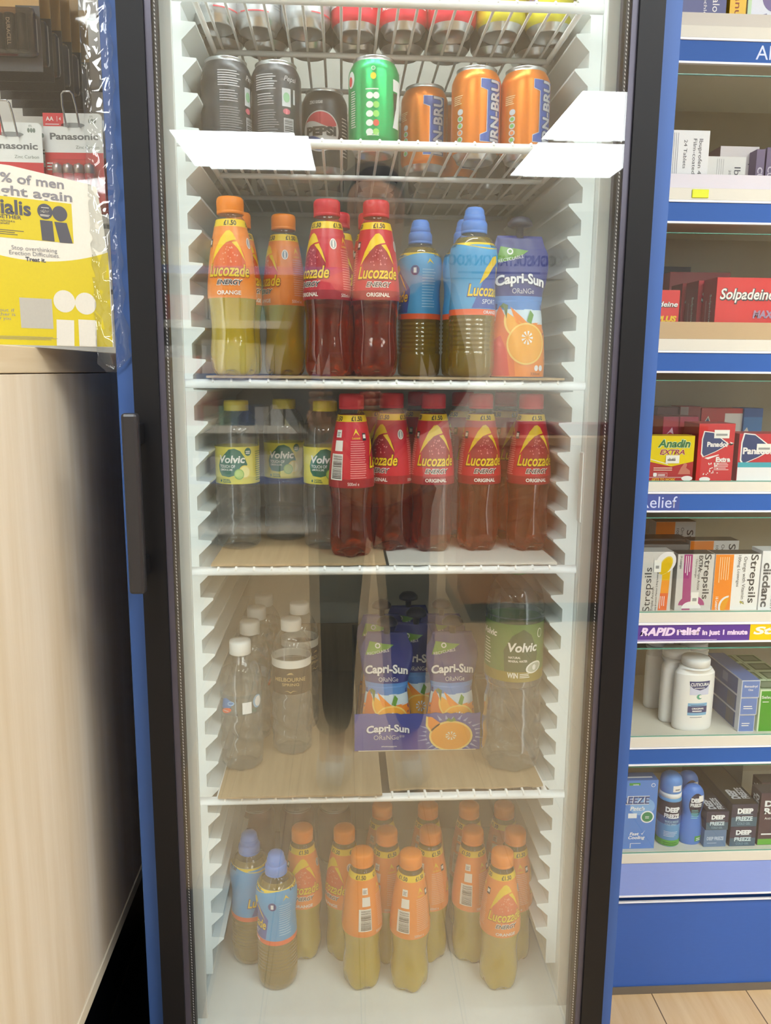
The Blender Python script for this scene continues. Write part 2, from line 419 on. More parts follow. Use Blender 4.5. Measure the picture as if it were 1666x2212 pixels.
door = MB().ring((-.2975, .2975, .172, 1.985), (-.2687, .2687, .235, 1.93), 0, .046, BLACK)
door = door.build('door', fr)
MB().ring((-.2686, .2686, .2351, 1.9299), (-.2615, .2615, .2422, 1.9228), .004, .0455, mat('#4a4856', .3, .35)).build('inner_frame', door)
sp, nt, b_ = newmat('perforated_spacer')
tc = nt.nodes.new('ShaderNodeTexCoord'); sx = nt.nodes.new('ShaderNodeSeparateXYZ'); nt.links.new(tc.outputs['Object'], sx.inputs[0])
ad = nt.nodes.new('ShaderNodeMath'); ad.operation = 'ADD'; nt.links.new(sx.outputs[0], ad.inputs[0]); nt.links.new(sx.outputs[2], ad.inputs[1])
mu = nt.nodes.new('ShaderNodeMath'); mu.operation = 'MULTIPLY'; mu.inputs[1].default_value = 240; nt.links.new(ad.outputs[0], mu.inputs[0])
fr_ = nt.nodes.new('ShaderNodeMath'); fr_.operation = 'FRACT'; nt.links.new(mu.outputs[0], fr_.inputs[0])
gt = nt.nodes.new('ShaderNodeMath'); gt.operation = 'GREATER_THAN'; gt.inputs[1].default_value = .55; nt.links.new(fr_.outputs[0], gt.inputs[0])
mc = nt.nodes.new('ShaderNodeMix'); mc.data_type = 'RGBA'; mc.inputs[6].default_value = rgb('#2b2d33'); mc.inputs[7].default_value = rgb('#b9bcc0')
nt.links.new(gt.outputs[0], mc.inputs[0]); nt.links.new(mc.outputs[2], b_.inputs['Base Color']); b_.inputs['Roughness'].default_value = .4
MB().ring((-.2614, .2614, .2423, 1.9227), (-.2562, .2562, .2475, 1.9175), .0085, .0195, mat('#131417', .5)).build('spacer_edge', door)
MB().ring((-.2592, .2592, .2445, 1.9205), (-.2580, .2580, .2457, 1.9193), .0082, .0084, sp).build('spacer_dots', door)
GLASS = clear_mat('door_glass', (.985, .99, .988, 1), 1.68)
def mist(nt, sock):
    tc = nt.nodes.new('ShaderNodeTexCoord'); sx = nt.nodes.new('ShaderNodeSeparateXYZ'); nt.links.new(tc.outputs['Object'], sx.inputs[0])
    mr = nt.nodes.new('ShaderNodeMapRange'); mr.inputs[1].default_value = .95; mr.inputs[2].default_value = .45; mr.inputs[3].default_value = .012; mr.inputs[4].default_value = .045
    nt.links.new(sx.outputs[2], mr.inputs[0])
    n = nt.nodes.new('ShaderNodeTexNoise'); n.inputs['Scale'].default_value = 6; nt.links.new(tc.outputs['Object'], n.inputs['Vector'])
    m2 = nt.nodes.new('ShaderNodeMapRange'); m2.inputs[3].default_value = .75; m2.inputs[4].default_value = 1.25; nt.links.new(n.outputs[0], m2.inputs[0])
    p = nt.nodes.new('ShaderNodeMath'); p.operation = 'MULTIPLY'; nt.links.new(mr.outputs[0], p.inputs[0]); nt.links.new(m2.outputs[0], p.inputs[1]); nt.links.new(p.outputs[0], sock)
MISTED = clear_mat('misted_inner_glass', (.98, .99, .985, 1), 1.68, film=mist)
MB().box(-.2613, .2613, .0042, .0080, .2424, 1.9226, GLASS).build('outer_pane', door)
ip = MB().box(-.2606, .2606, -.0015, .0015, .2430, 1.9220, MISTED).build('inner_pane', door)    # sealed units bow: this pane sits a touch askew
ip.location = (0, .0255, 0); ip.rotation_euler = (0, 0, math.radians(-.6))
h = MB().box(-.3015, -.2835, -.046, -.032, .945, 1.151, mat('#26262a', .3), .0035)
h = h.build('handle', door)
for z in (.97, 1.126): MB().box(-.2955, -.2870, -.0325, .001, z-.012, z+.012, BLACK, .002).build('handle_mount', door)
for z in (.55, .62, .69, .76): MB().box(-.2995, -.2972, .012, .018, z, z+.012, mat('#c8c8cc', .3), .0004).build('hinge_clip', door)

# ------------------------------------------------------------------ wire shelves
COAT = mat('#f7f8f6', .35)
def make_wire_shelf():
    t = thing('wire_shelf', 'white wire shelf', 'shelf')
    MB().tube([(-.2535, .0, -.003), (-.257, 0, 0), (.257, 0, 0), (.2535, 0, -.003)], [.0035, .0058, .0058, .0035], COAT, 14).build('front_rail', t)
    MB().tube([(-.235, .452, 0), (.235, .452, 0)], .004, COAT).build('back_rail', t)
    for s in (-1, 1): MB().tube([(s*.232, .006, 0), (s*.232, .45, 0)], .0036, COAT).build('side_rail', t)
    for y in (.165, .31): MB().tube([(-.232, y, -.001), (.232, y, -.001)], .0036, COAT).build('cross_rod', t)
    w = None
    for k in range(20):
        x = -.2215 + k*.0233
        if w is None: w = MB().tube([(0, -.0046, .001), (0, -.002, .0052), (0, .01, .0052), (0, .448, .0052), (0, .4545, .002)], .0019, COAT, 8).build('wire', t); w.location.x = x
        else:
            c = w.copy(); COL.objects.link(c); c.location.x = x
    return t
SH = Kind(make_wire_shelf()); YF = .095
Z1, Z2, Z3, Z4, Z5, ZF = 1.6293, 1.4696, 1.1815, .9365, .6065, .2605
for z, l in ((Z1, 'topmost white wire shelf carrying silver, red and yellow cans'), (Z2, 'second white wire shelf from the top carrying dark, green and orange cans'),
             (Z3, 'white wire shelf with a ragged cardboard lining under red and orange bottles'), (Z4, 'white wire shelf lined half with brown and half with white card'),
             (Z5, 'lowest white wire shelf, under the juice pouch tray and water bottles')):
    SH.put((0, YF, z), 0, l, 'white wire shelves of the fridge')
def ragged(x0, x1, y0, y1, z, m, name, label, amp=.003, th=.0028, fold=0, seed=1):
    rnd = random.Random(seed); n = int((x1-x0)/.012); pts = [(x0 + (x1-x0)*k/n, y0 + amp*(rnd.random()-.5)*2*(1 if rnd.random() > .3 else .3)) for k in range(n+1)] + [(x1, y1), (x0, y1)]
    b = MB().prism(pts, 'z', z, z+th, m)
    o = b.build(name, None)
    if fold: MB().box(x0, x1, y1-.003, y1, z+th-.0001, z+fold, m).build('folded_flap', o)
    return tag(o, label, 'cardboard sheet', 'cardboard sheets lining the shelves')
CT = .0072
ragged(-.229, .229, YF-.006, .53, Z3+CT, CARD, 'cardboard_sheet', 'thin ragged brown cardboard lining the shelf under the red-capped and blue-capped bottles', .003, seed=3)
ragged(-.231, .0, YF-.003, .545, Z4+CT, CARD, 'cardboard_sheet', 'brown cardboard sheet under the water bottles with yellow-green labels', .0015, seed=4)
ragged(.004, .231, YF-.003, .53, Z4+CT, mat('#d3d2c9', .7), 'cardboard_sheet', 'off-white cardboard sheet under the red-capped bottles', .0015, seed=5)
ragged(-.231, -.003, YF-.008, .555, Z5+CT, CARD, 'cardboard_sheet', 'large brown cardboard sheet under the small water bottles, folded up at the back', .001, fold=.1, seed=6)
ragged(.008, .229, YF+.006, .50, Z5+CT, CARD, 'cardboard_sheet', 'brown cardboard sheet with a torn front edge under the big water bottle', .003, seed=8)
C3, C4, C5 = Z3+.0102, Z4+.0102, Z5+.0102
W1, W2 = Z1+.0073, Z2+.0073

# ------------------------------------------------------------------ blue boards beside the fridge
for s, l in ((-1, 'narrow blue upright board along the left side of the fridge'), (1, 'narrow blue upright board along the right side of the fridge')):
    x0, x1 = sorted((s*.3015, s*.3215)); x0, x1 = (x0, x1) if s < 0 else (.3015, .3212)
    b = MB().box(x0, x1, .022, .70, 0, 2.28, BLUE, .0012) if s < 0 else MB().prism([(.3015, 0), (.3165, 0), (.3285, 2.28), (.3015, 2.28)], 'y', .022, .70, BLUE)   # this one leans a little
    tag(b.build('end_panel'), l, 'panel', 'blue upright boards')
# ================================================================== left: counter, clear screen, leaflet, batteries
ct = thing('service_counter', 'pale wooden counter side panel to the left of the fridge', 'counter', (-.396, 0, 0))
MB().box(-.85, 0, -.80, .70, .380, 1.1930, WOOD, .001).build('side_panel', ct)
MB().box(-.85, .0012, -.80, .70, 1.1940, 1.222, grain_mat('beech_edge', '#d6c19c', '#e8d9bd', (20, 2.0, 40), .5), .0012).build('top_rail', ct)
MB().box(-.85, .0018, -.80, .70, .360, .379, mat('#ddd3bd', .5), .001).build('bottom_trim', ct)
MB().box(-.85, -.10, -.79, .69, 0, .3595, mat('#1a1b26', .5)).build('kickboard', ct)
tag(MB().box(-.4945, -.3225, -.75, .66, 0.0005, .004, mat('#191c27', .35), .001).build('dark_floor_sheet'), 'dark sheet on the floor in the gap between wooden counter and fridge', 'mat')  # thin dark sheet covering the floor of the gap

# clear protective screen, fixed to the blue board and standing on the counter
A0 = Vector((-.3235, .0195, 0)); DS = Vector((-.862, -.507, 0)); NS = Vector((.507, -.862, 0))
CLEAR = clear_mat('clear_plastic_sheet', (.97, .975, .97, 1), 1.5, .02, film=.02, boost=1.15)
def onscreen(s, off): return A0 + DS*s + NS*off
def slab(s0, s1, z0, z1, o0, o1, m, b=None):
    b = b or MB(); p = [onscreen(s0, o0), onscreen(s1, o0), onscreen(s1, o1), onscreen(s0, o1)]
    return b.prism([(q.x, q.y) for q in p], 'z', z0, z1, m)
scr = slab(.0, .40, 1.2228, 2.02, 0, .0016, CLEAR).build('clear_screen')
tag(scr, 'clear plastic screen above the wooden counter, in front of hanging battery packs', 'screen')
# loose film edge, crumpled, down the blue board
b = MB(); rnd = random.Random(4); prev = None; i = b.mi(CLEAR)
for k in range(41):
    z = 1.205 + .40*k/40; row = []
    for j in range(5):
        q = onscreen(.020 - .0088*j*(1.15 if k < 4 else 1), .004 + .004*math.sin(k*1.7 + j*2.1) + .003*rnd.random()); row.append(b.bm.verts.new((q.x, min(q.y, .017), z - .012*math.sin(j))))
    if prev:
        for j in range(4): b.bm.faces.new((prev[j], prev[j+1], row[j+1], row[j])).smooth = True
    prev = row
cf = b.build('crumpled_edge', scr); sm = cf.modifiers.new('s', 'SOLIDIFY'); sm.thickness = .0004
# leaflet
PAPER = mat('#c9c6ba', .4); YEL = mat('#b9a800', .4); GREY = mat('#77757a', .5); DGREY = mat('#45444c', .5); QW = mat('#c2bfb5', .5)
lf = MB(); S1 = .190
top = [(0, 1.2236), (S1, 1.2236), (S1, 1.4085), (.098, 1.4085), (.018, 1.3998), (.010, 1.3975), (.006, 1.372), (.0, 1.31)]
q = [onscreen(s, .0022) for s, z in top]; q2 = [onscreen(s, .0034) for s, z in top]
A = [lf.bm.verts.new((p.x, p.y, z)) for p, (s, z) in zip(q, top)]; B = [lf.bm.verts.new((p.x, p.y, z)) for p, (s, z) in zip(q2, top)]
pi = lf.mi(PAPER); n = len(A)
lf.bm.faces.new(A).material_index = pi; lf.bm.faces.new(B[::-1]).material_index = pi
for k in range(n): lf.bm.faces.new((A[k], A[(k+1) % n], B[(k+1) % n], B[k])).material_index = pi
# u runs to the right from the leaflet's left cut (u=0 at s=S1)
fm = lambda u, v, l: (lambda p: Vector((p.x, p.y, v)))(onscreen(S1-u, .0034 + EPS*l))
def LU(px, py):     # picture point on the leaflet plane -> (u, v)
    d = ray(px, py); o = onscreen(0, .0034); t = (o-CAM).dot(NS)/d.dot(NS); p = CAM + d*t; return S1 - (p-A0).dot(DS), p.z
a = Art()
def Tx(s, x0, x1, y, h, m, bold=.0, al='C'):
    u0, v = LU(x0, y); u1, v1 = LU(x1, y); _, va = LU(x0, y-h/2); _, vb = LU(x0, y+h/2)
    a.text(s, (u0+u1)/2, (v+v1)/2 - (va-vb)*.0, va-vb, m, 2, bold, 0, u1-u0)
Tx('75% of men', -37, 137, 388, 20, GREY, .02); Tx('bought again', -69, 155, 414, 20, GREY, .02)
u0, v0 = LU(-90, 425); u1, v1 = LU(150, 440); u2, v2 = LU(157, 526); u3, v3 = LU(-90, 512)
a.rect(u0, v2, u1+.002, v1, YEL, 1)
Tx('cialis', -20, 66, 447, 30, DGREY, .03); Tx('TOGETHER', -30, 46, 467, 8, DGREY, .02); Tx('10mg tablets', -35, 32, 475, 5, DGREY); Tx('tadalafil', -15, 20, 481, 5, DGREY)
x, y = LU(50, 501); a.lines(u0, x+.004, y-.004, y+.002, 3, DGREY, 2, .35)
for cx, cy in ((97, 457), (129, 462)): x, y = LU(cx, cy); a.ell(x, y, .0078, .0080, DGREY, 2, 24)
Tx('36hr', 86, 106, 456, 8, PAPER, .02); x, y = LU(97, 463); a.lines(x-.005, x+.005, y-.0022, y+.0002, 2, PAPER, 3); x, y = LU(97, 448); a.lines(x-.004, x+.004, y-.0008, y+.0006, 1, PAPER, 3)
for p in (((86, 475), (113, 478), (118, 522), (91, 519)), ((117, 479), (144, 482), (157, 526), (129, 524))): a.poly([LU(*c) for c in p], DGREY, 2)
Tx('Stop overthinking', 25, 123, 538, 9, GREY); Tx('Erection Difficulties.', 20, 129, 549, 9, GREY); Tx('Treat it.', 55, 99, 561, 9, DGREY, .03)
# yellow lower half under a curved edge
ul, ur = 0.0005, S1-.0012; vb = 1.2240
edge = lambda u: 1.3135 + 2.6*(u-.112)**2
a.band(ul, ur, lambda u: vb, edge, YEL, 1, 24)
for cx, cy in ((139, 651), (185, 656)): x, y = LU(cx, cy); a.ell(x, y, .0115, .0120, QW, 2, 26)
for p in (((122, 690), (160, 692), (161, 752), (123, 751)), ((169, 690), (208, 692), (210, 754), (172, 753))): a.poly([(u, max(v, vb)) for u, v in (LU(*c) for c in p)], QW, 2)
x, y = LU(79, 677); a.rect(x-.0165, y-.0160, x+.0165, y+.0160, mat('#a09d94', .5), 2)      # blank square where a code stood
Tx('Find out if', -32, 31, 669, 7, GREY); Tx('Together is', -32, 33, 678, 7, GREY); Tx('for you', -10, 23, 687, 7, GREY)
a.lines(.055, .140, 1.2300, 1.2340, 3, GREY, 3, .3)
a.lay(lf, fm)
tag(lf.build('leaflet'), 'yellow and white pharmacy advertising leaflet behind the clear film on the counter', 'leaflet')

# slatted display panel above the counter
sl = thing('slatwall_panel', 'white slatted display wall above the counter, behind the battery packs', 'display panel', (-.72, .462, 1.2225))
SLW = mat('#e9eae8', .5); SLD = mat('#6d7072', .6)
MB().box(-.38, .396, .012, .03, 0, 1.0, SLD).build('backing', sl)
for k in range(9): MB().box(-.38, .396, 0, .012, .002 + .105*k, .002 + .105*k + .097, SLW, .001).build('slat', sl)
# battery cards on hooks
WIREM = mat('#b9bcc0', .25, .9); RED = mat('#d3202f', .4); LW = mat('#f0f4f2', .4); LG = mat('#7d8a80', .5); GD = mat('#6f7274', .5); BLIS = clear_mat('blister_plastic', (1, .93, .93, 1), 1.45, .05, boost=1.6)
BT = mat('#b5283a', .3); BSL = mat('#c7c7c9', .3, .8)
def battery_card():
    t = thing('battery_pack', 'x', 'battery pack'); b = MB()
    W, H = .078, .118
    b.prism([(-W/2, -H+.004), (W/2, -H+.004), (W/2, -.004), (W/2-.004, 0), (-W/2+.004, 0), (-W/2, -.004)], 'y', 0, .0006, LW)
    a = Art()
    a.rect(-W/2, -H+.004, W/2, -.0495, RED).rect(-W/2, -.0165, -.012, 0, RED, 1)
    a.text('AA', -.030, -.0072, .0050, LW, 2, .01).text('4', -.0165, -.0072, .004, LW, 2).rect(-.0205, -.0105, -.0200, -.004, LW, 2).lines(-.036, -.0135, -.0145, -.0125, 1, LW, 2)
    a.ell(.014-.014, -.015, .016, .0032, mat('#9a9fa0', .6), 1)
    a.text('0%', .025, -.004, .0025, LG, 1); 
    for dx in (-.0035, 0, .0035): a.ell(.026+dx, -.0095, .0017, .003, LG, 1, 10)
    a.text('Panasonic', 0.001, -.029, .0078, GD, 1, .03, 0, .064).text('Zinc Carbon', .018, -.0425, .0038, LG, 1, 0, 0, .031)
    a.lines(-.037, -.029, -.072, -.060, 3, LW, 2)
    a.lay(b, facing(0, 0, 0)); b.build('card', t)
    for k in range(4):
        x = -.021 + .0142*k
        c = MB().lathe([(.0058, -.108), (.0066, -.1075), (.0066, -.078)], BT, 16, cap=True).lathe([(.0066, -.078), (.0066, -.0672), (.0058, -.0665), (.002, -.0665), (.002, -.0645)], BSL, 16)
        o = c.build('battery', t); o.location = (x, -.0072, 0)
        MB().box(-.0004, .0004, -.0075, -.0071, -.1, -.085, LW).build('printed_mark', o)
    s = MB().box(-.0295, .029, -.0155, -.0003, -.112, -.060, BLIS, .005).build('blister', t); return t
BK = Kind(battery_card())
def hook(x, y0, y1, z, label):
    p = []
    for s in (-1, 1):
        q = [(x + s*.0085, y0, z), (x + s*.0085, y1, z - .004), (x + s*.0085, y1-.012, z + .018), (x + s*.007, y1-.017, z + .030)]
        p.append(q)
    pts = p[0] + [(x-.004, y1-.018, z+.033), (x+.004, y1-.018, z+.033)] + p[1][::-1]
    tag(MB().tube(pts, .0013, WIREM, 8).build('display_hook'), label, 'hook', 'wire display hooks')
pr = at_y(154, 243, .215); pl = at_y(20, 262, .20)
hook(pr.x+.002, .461, .212, pr.z-.0135, 'bent wire hook holding the right-hand red and white battery packs')
hook(pl.x+.002, .461, .197, pl.z-.0135, 'wire hook holding the left-hand red and white battery packs, partly behind the leaflet')
BK.put((pr.x, .218, pr.z), math.radians(-2), 'red and white battery pack in front on the right-hand hook')
BK.put((pl.x, .203, pl.z), math.radians(2), 'red and white battery pack in front on the left-hand hook')
for k in range(1, 5):
    BK.put((pl.x + .003*(k % 2), .203 + .023*k, pl.z), math.radians(2 - k), 'white-topped battery pack queued behind the front one on the left-hand hook', 'battery packs behind the left front one')
for k in range(1, 4):
    BK.put((pr.x - .002*k, .218 + .024*k, pr.z - .001), math.radians(-2), 'red and white battery pack queued behind the front one on the right-hand hook', 'battery packs behind the right front one')
# dark battery packs high on the left
DK = mat('#2a2426', .35); GOLD = mat('#b98d45', .35); BRZ = mat('#5f4536', .4); SMK = clear_mat('smoked_blister', (.62, .52, .45, 1), 1.45, .05, boost=2)
def dark_pack():
    t = thing('battery_pack', 'x', 'battery pack'); b = MB(); W, H = .104, .15
    b.box(-W/2, W/2, 0, .0008, -H, 0, DK)
    a = Art(); a.rect(-W/2, -.072, W/2, 0, GOLD, 1).rect(-.002, -.088, .022, -.072, GOLD, 1).text('GUARANTEED', -.01, -.058, .0055, mat('#8f6a30', .5), 2, .01, 0, .07)
    a.lay(b, facing(0, 0, 0)); b.build('card', t)
    for k in range(6):
        o = MB().lathe([(.006, -.128), (.0068, -.127), (.0068, -.086), (.006, -.085)], mat('#1d1c1f', .3), 14).build('battery', t); o.location = (-.04 + .0142*k, -.0075, 0)
        if k % 2 == 0:
            a = Art(); a.text('DURACELL', 0, 0, .0045, mat('#d9d3c6', .4), 1, .01, rot=-90); l = MB(); a.lay(l, flat((0, -.0070, -.108), (1, 0, 0), (0, 0, 1), (0, -1, 0))); l.build('lettering', o)
    MB().box(-.050, .050, -.0165, -.0003, -.136, -.078, SMK, .006).build('blister', t); return t
DKD = Kind(dark_pack()); dp = at_y(92, 130, .20)
DKD.put((dp.x-.052, .20, dp.z+.136), 0, 'dark battery pack with a gold top, frontmost of the high left stack')
for k in range(1, 6): DKD.put((dp.x-.052 + .001*k, .20 + .038*k, dp.z+.136), 0, 'dark battery pack hanging behind the gold-topped front one', 'dark battery packs behind the front one')
hook(dp.x-.052, .461, .195, dp.z+.125, 'wire hook high on the left holding the dark battery packs')
# ================================================================== drinks
BLK = mat('#1b1b1d', .4); LBLW = mat('#f3f1ea', .4)
CLR = clear_mat('clear_bottle_plastic', (.96, .97, .97, 1), 1.5, .02, boost=1.4)
def ribs(n, amp, z0, z1): return lambda r, z, t: r*(1 + (amp*math.cos(n*t) if z0 <= z <= z1 else 0))

# ---------------------------------------------------------------- energy drink bottle: bottle_body, label, cap
EN = smooth_prof([(.0240, 0.0), (.0280, .006), (.0298, .020), (.0292, .036), (.0277, .052), (.0276, .066), (.0290, .084), (.0308, .097), (.0309, .109), (.0288, .133), (.0258, .157), (.0214, .181), (.0180, .194), (.0152, .1985), (.0148, .206)], 4)
def foot(r, z, t):
    w = max(0, 1 - z/.026); return r*(1 - .16*w*(.5 + .5*math.cos(5*t))**2) if w else r*(1 + .012*math.cos(10*t)*max(0, 1 - abs(z-.055)/.035))
def energy_bottle(liq, lab, cap, flavour, dark):
    t = thing('drink_bottle', 'x', 'bottle')
    b = MB(); b.lathe(EN, liq, 50, foot, True, lambda z, a: CLR if z > .1935 else liq); 
    for v in b.bm.verts:                       # five feet: lift the base between them
        if v.co.z < .004:
            th = math.atan2(v.co.x, -v.co.y); v.co.z += .006*(.5 + .5*math.cos(5*th))**2
    b.build('bottle_body', t)
    L, D = mat(lab, .34), mat(dark, .34); Y = mat('#f0cc00', .34); K = mat('#1e2430', .4); W = mat('#f4eee6', .4); LT = mat('#f2b28c' if flavour == 'ORANGE' else '#e88a88', .4)
    lb = MB(); R = rad_of(EN); sec = [z for z in (.0968, .1, .106, .112, .12, .13, .14, .15, .16, .17, .178, .186, .1938)]
    lb.lathe([(R(z)+.0003, z) for z in sec], L, 60, cap=False)
    a = Art(); C = 2*PI*.031
    a.rect(-C/2, .1848, C/2, .1937, Y)
    for u in (.004, -.045, .052, -.088): a.text('£1.50', u, .1890, .0056, BLK, 2, .03, 0, .0155*1.55)
    if flavour == 'ORANGE':
        a.rect(-.052, .0968, .042, .176, D, 1) if False else None
    else: a.rect(-C/2, .0968, C/2, .1085, D, 1)
    # pointed arch swoosh with a darker disc below it
    a.ell(.002, .143, .024, .023, D, 1, 26)
    a.poly([(-.0260, .139), (-.0200, .156), (-.0120, .170), (-.0030, .1785), (.0030, .1795), (.0085, .1760), (.0135, .1680), (.0060, .1668), (-.0030, .1640), (-.0110, .1570), (-.0190, .1480)], Y, 2)
    a.poly([(.0062, .1648), (.0142, .1660), (.0200, .157), (.0262, .141), (.0215, .1475), (.0150, .1570)], Y, 2)
    rnd = random.Random(3)
    for k in range(26): a.ell(rnd.uniform(-.013, .014), rnd.uniform(.139, .160), .0008, .0009, LT, 3, 8)
    a.text('Lucozade', .001, .1303, .0150, mat('#6b1010' if flavour != 'ORANGE' else '#a8501a', .5), 3, .05, .25, .0605)
    a.text('Lucozade', .001, .1305, .0145, Y, 4, .02, .25, .058)
    a.text('ENERGY', .002, .1157, .0062, W, 4, .07, .3, .0345); a.text('ENERGY', .002, .1157, .0055, K, 5, .02, .3, .033)
    a.text(flavour, .001, .1030, .0046, W, 4, .03, 0, .030)
    # badge, small print, bar code, in order round the bottle
    a.ell(.0375, .1655, .0056, .0068, W, 2); a.ell(.0375, .1655, .0043, .0053, mat('#9aa0a6', .5), 3); a.rect(.0363, .161, .0387, .170, W, 4)
    a.rect(-.0375, .160, -.0300, .170, K, 2).rect(-.0365, .163, -.0310, .168, W, 3)
    for u in (.050, -.058):
        a.poly([(u+.004, .166), (u+.009, .176), (u+.0155, .166), (u+.009, .171)], Y, 2); a.text('Lucozade', u+.0095, .1635, .0028, Y, 2, .01, .2, .014)
        a.lines(u, u+.0245, .110, .161, 17, LT, 2, .42, .15); a.text('500ml e', u+.004, .1022, .0042, W, 2, .0, 0, .0155)
    a.rect(-.090, .107, -.0695, .142, LBLW, 2).bars(-.0865, .109, -.0705, .140, BLK, 3, 22)
    a.rect(-.0845, .146, -.0705, .160, LBLW, 2).rect(-.0845, .164, -.0740, .174, LBLW, 2); a.lines(-.083, -.075, .166, .172, 3, GREY, 3)
    a.lay(lb, wrap(R, .031), du=.0035, dv=.010); lb.build('label', t)
    cm = mat(cap, .38, sub=.05)
    MB().lathe([(.0166, .2012), (.0171, .2016), (.0171, .2045), (.0168, .2048), (.0170, .2052), (.0172, .2165), (.0166, .2200), (.0150, .2218), (.008, .2222)], cm, 96, ribs(48, .010, .2055, .216)).build('cap', t)
    return t
RED_L = liquid_mat('red_amber_drink', (.92, .28, .045, 1), (.30, .050, .008, 1), .22, clear=.14)
ORG_L = liquid_mat('cloudy_orange_drink', (.95, .76, .01, 1), (.72, .54, .0, 1), .80, clear=.04)
SPT_L = liquid_mat('olive_sport_drink', (.88, .68, .08, 1), (.46, .32, .015, 1), .55, clear=.08)
RED_B = Kind(energy_bottle(RED_L, '#c8102c', '#cf1f33', 'ORIGINAL', '#9c0c22'))
ORG_B = Kind(energy_bottle(ORG_L, '#f08a26', '#f48a14', 'ORANGE', '#de6424'))

# ---------------------------------------------------------------- sport bottle: bottle_body, label, collar, nozzle_cap
SP = [(.0255, 0), (.0295, .004), (.0312, .014), (.0313, .030)]
for k in range(8): z = .032 + .0058*k; SP += [(.0309, z), (.0300, z+.0014), (.0300, z+.0030), (.0309, z+.0044)]
SP += [(.0300, .080), (.0302, .092), (.0285, .108), (.0285, .122), (.0312, .142), (.0314, .155), (.0295, .166), (.0220, .1775), (.0160, .1825), (.0150, .188)]
def sport_bottle():
    t = thing('sports_drink_bottle', 'x', 'bottle')
    MB().lathe(SP, SPT_L, 48, None, True, lambda z, a: CLR if z > .179 else SPT_L).build('bottle_body', t)
    L = mat('#3e9fd8', .34); N = mat('#2c50a8', .34); Y = mat('#f0cc00', .34); O = mat('#ee6220', .34); W = mat('#eef2f6', .4); DB = mat('#2b2f80', .4)
    R = rad_of(SP); lb = MB(); lb.lathe([(R(z)+.0003, z) for z in (.0795, .084, .09, .096, .102, .108, .115, .122, .128, .135, .142, .148, .155, .161, .166, .170)], L, 60, cap=False)
    a = Art(); C = 2*PI*.031
    a.rect(-C/2, .0795, C/2, .0870, O).band(-C/2, C/2, lambda u: .1655 - .0035*math.cos(u*55), lambda u: .1699, Y, 1, 40)
    for u in (.012, -.056, .080): a.text('£1.50', u, .1672, .0040, BLK, 2, .02, 0, .017)
    a.poly([(-.022, .088), (.030, .088), (.034, .120), (.016, .146), (-.004, .128)], N, 1)
    a.poly([(-.012, .118), (-.004, .138), (.006, .152), (.013, .1545), (.016, .147), (.008, .140), (.000, .128)], Y, 2)
    a.poly([(.014, .142), (.018, .140), (.028, .118), (.022, .126)], Y, 2)
    a.text('Lucozade', .001, .1105, .0150, DB, 2, .05, .25, .0605); a.text('Lucozade', .001, .1107, .0142, Y, 3, .02, .25, .058)
    a.text('SPORT', .004, .0965, .0058, W, 3, .0, .2, .0245); a.text('ORANGE', .006, .0832, .0038, W, 3, .02, 0, .024)
    a.ell(.0420, .1455, .0062, .0068, DB, 2); a.rect(.0400, .142, .0440, .149, W, 3)
    a.poly([(.058, .154), (.063, .162), (.069, .154), (.063, .158)], Y, 2); a.lines(.052, .073, .096, .150, 14, mat('#9fd0ee', .4), 2, .3, .2)
    a.rect(-.094, .092, -.078, .126, LBLW, 2).bars(-.092, .094, -.080, .124, BLK, 3, 20)
    a.lay(lb, wrap(R, .031), du=.0035, dv=.008); lb.build('label', t)
    B = mat('#5b8fe4', .36, sub=.05)
    MB().lathe([(.0164, .1835), (.0170, .1840), (.0170, .1865), (.0167, .1868), (.0170, .1872), (.0168, .1960), (.0150, .1995), (.012, .2)], B, 80, ribs(40, .006, .1875, .195)).build('collar', t)
    MB().lathe([(.0140, .1996), (.0143, .2000), (.0138, .2060), (.0133, .2064), (.0131, .2070), (.0122, .2130), (.0098, .2162), (.005, .2172)], B, 40).build('nozzle_cap', t)
    return t
SPT_B = Kind(sport_bottle())

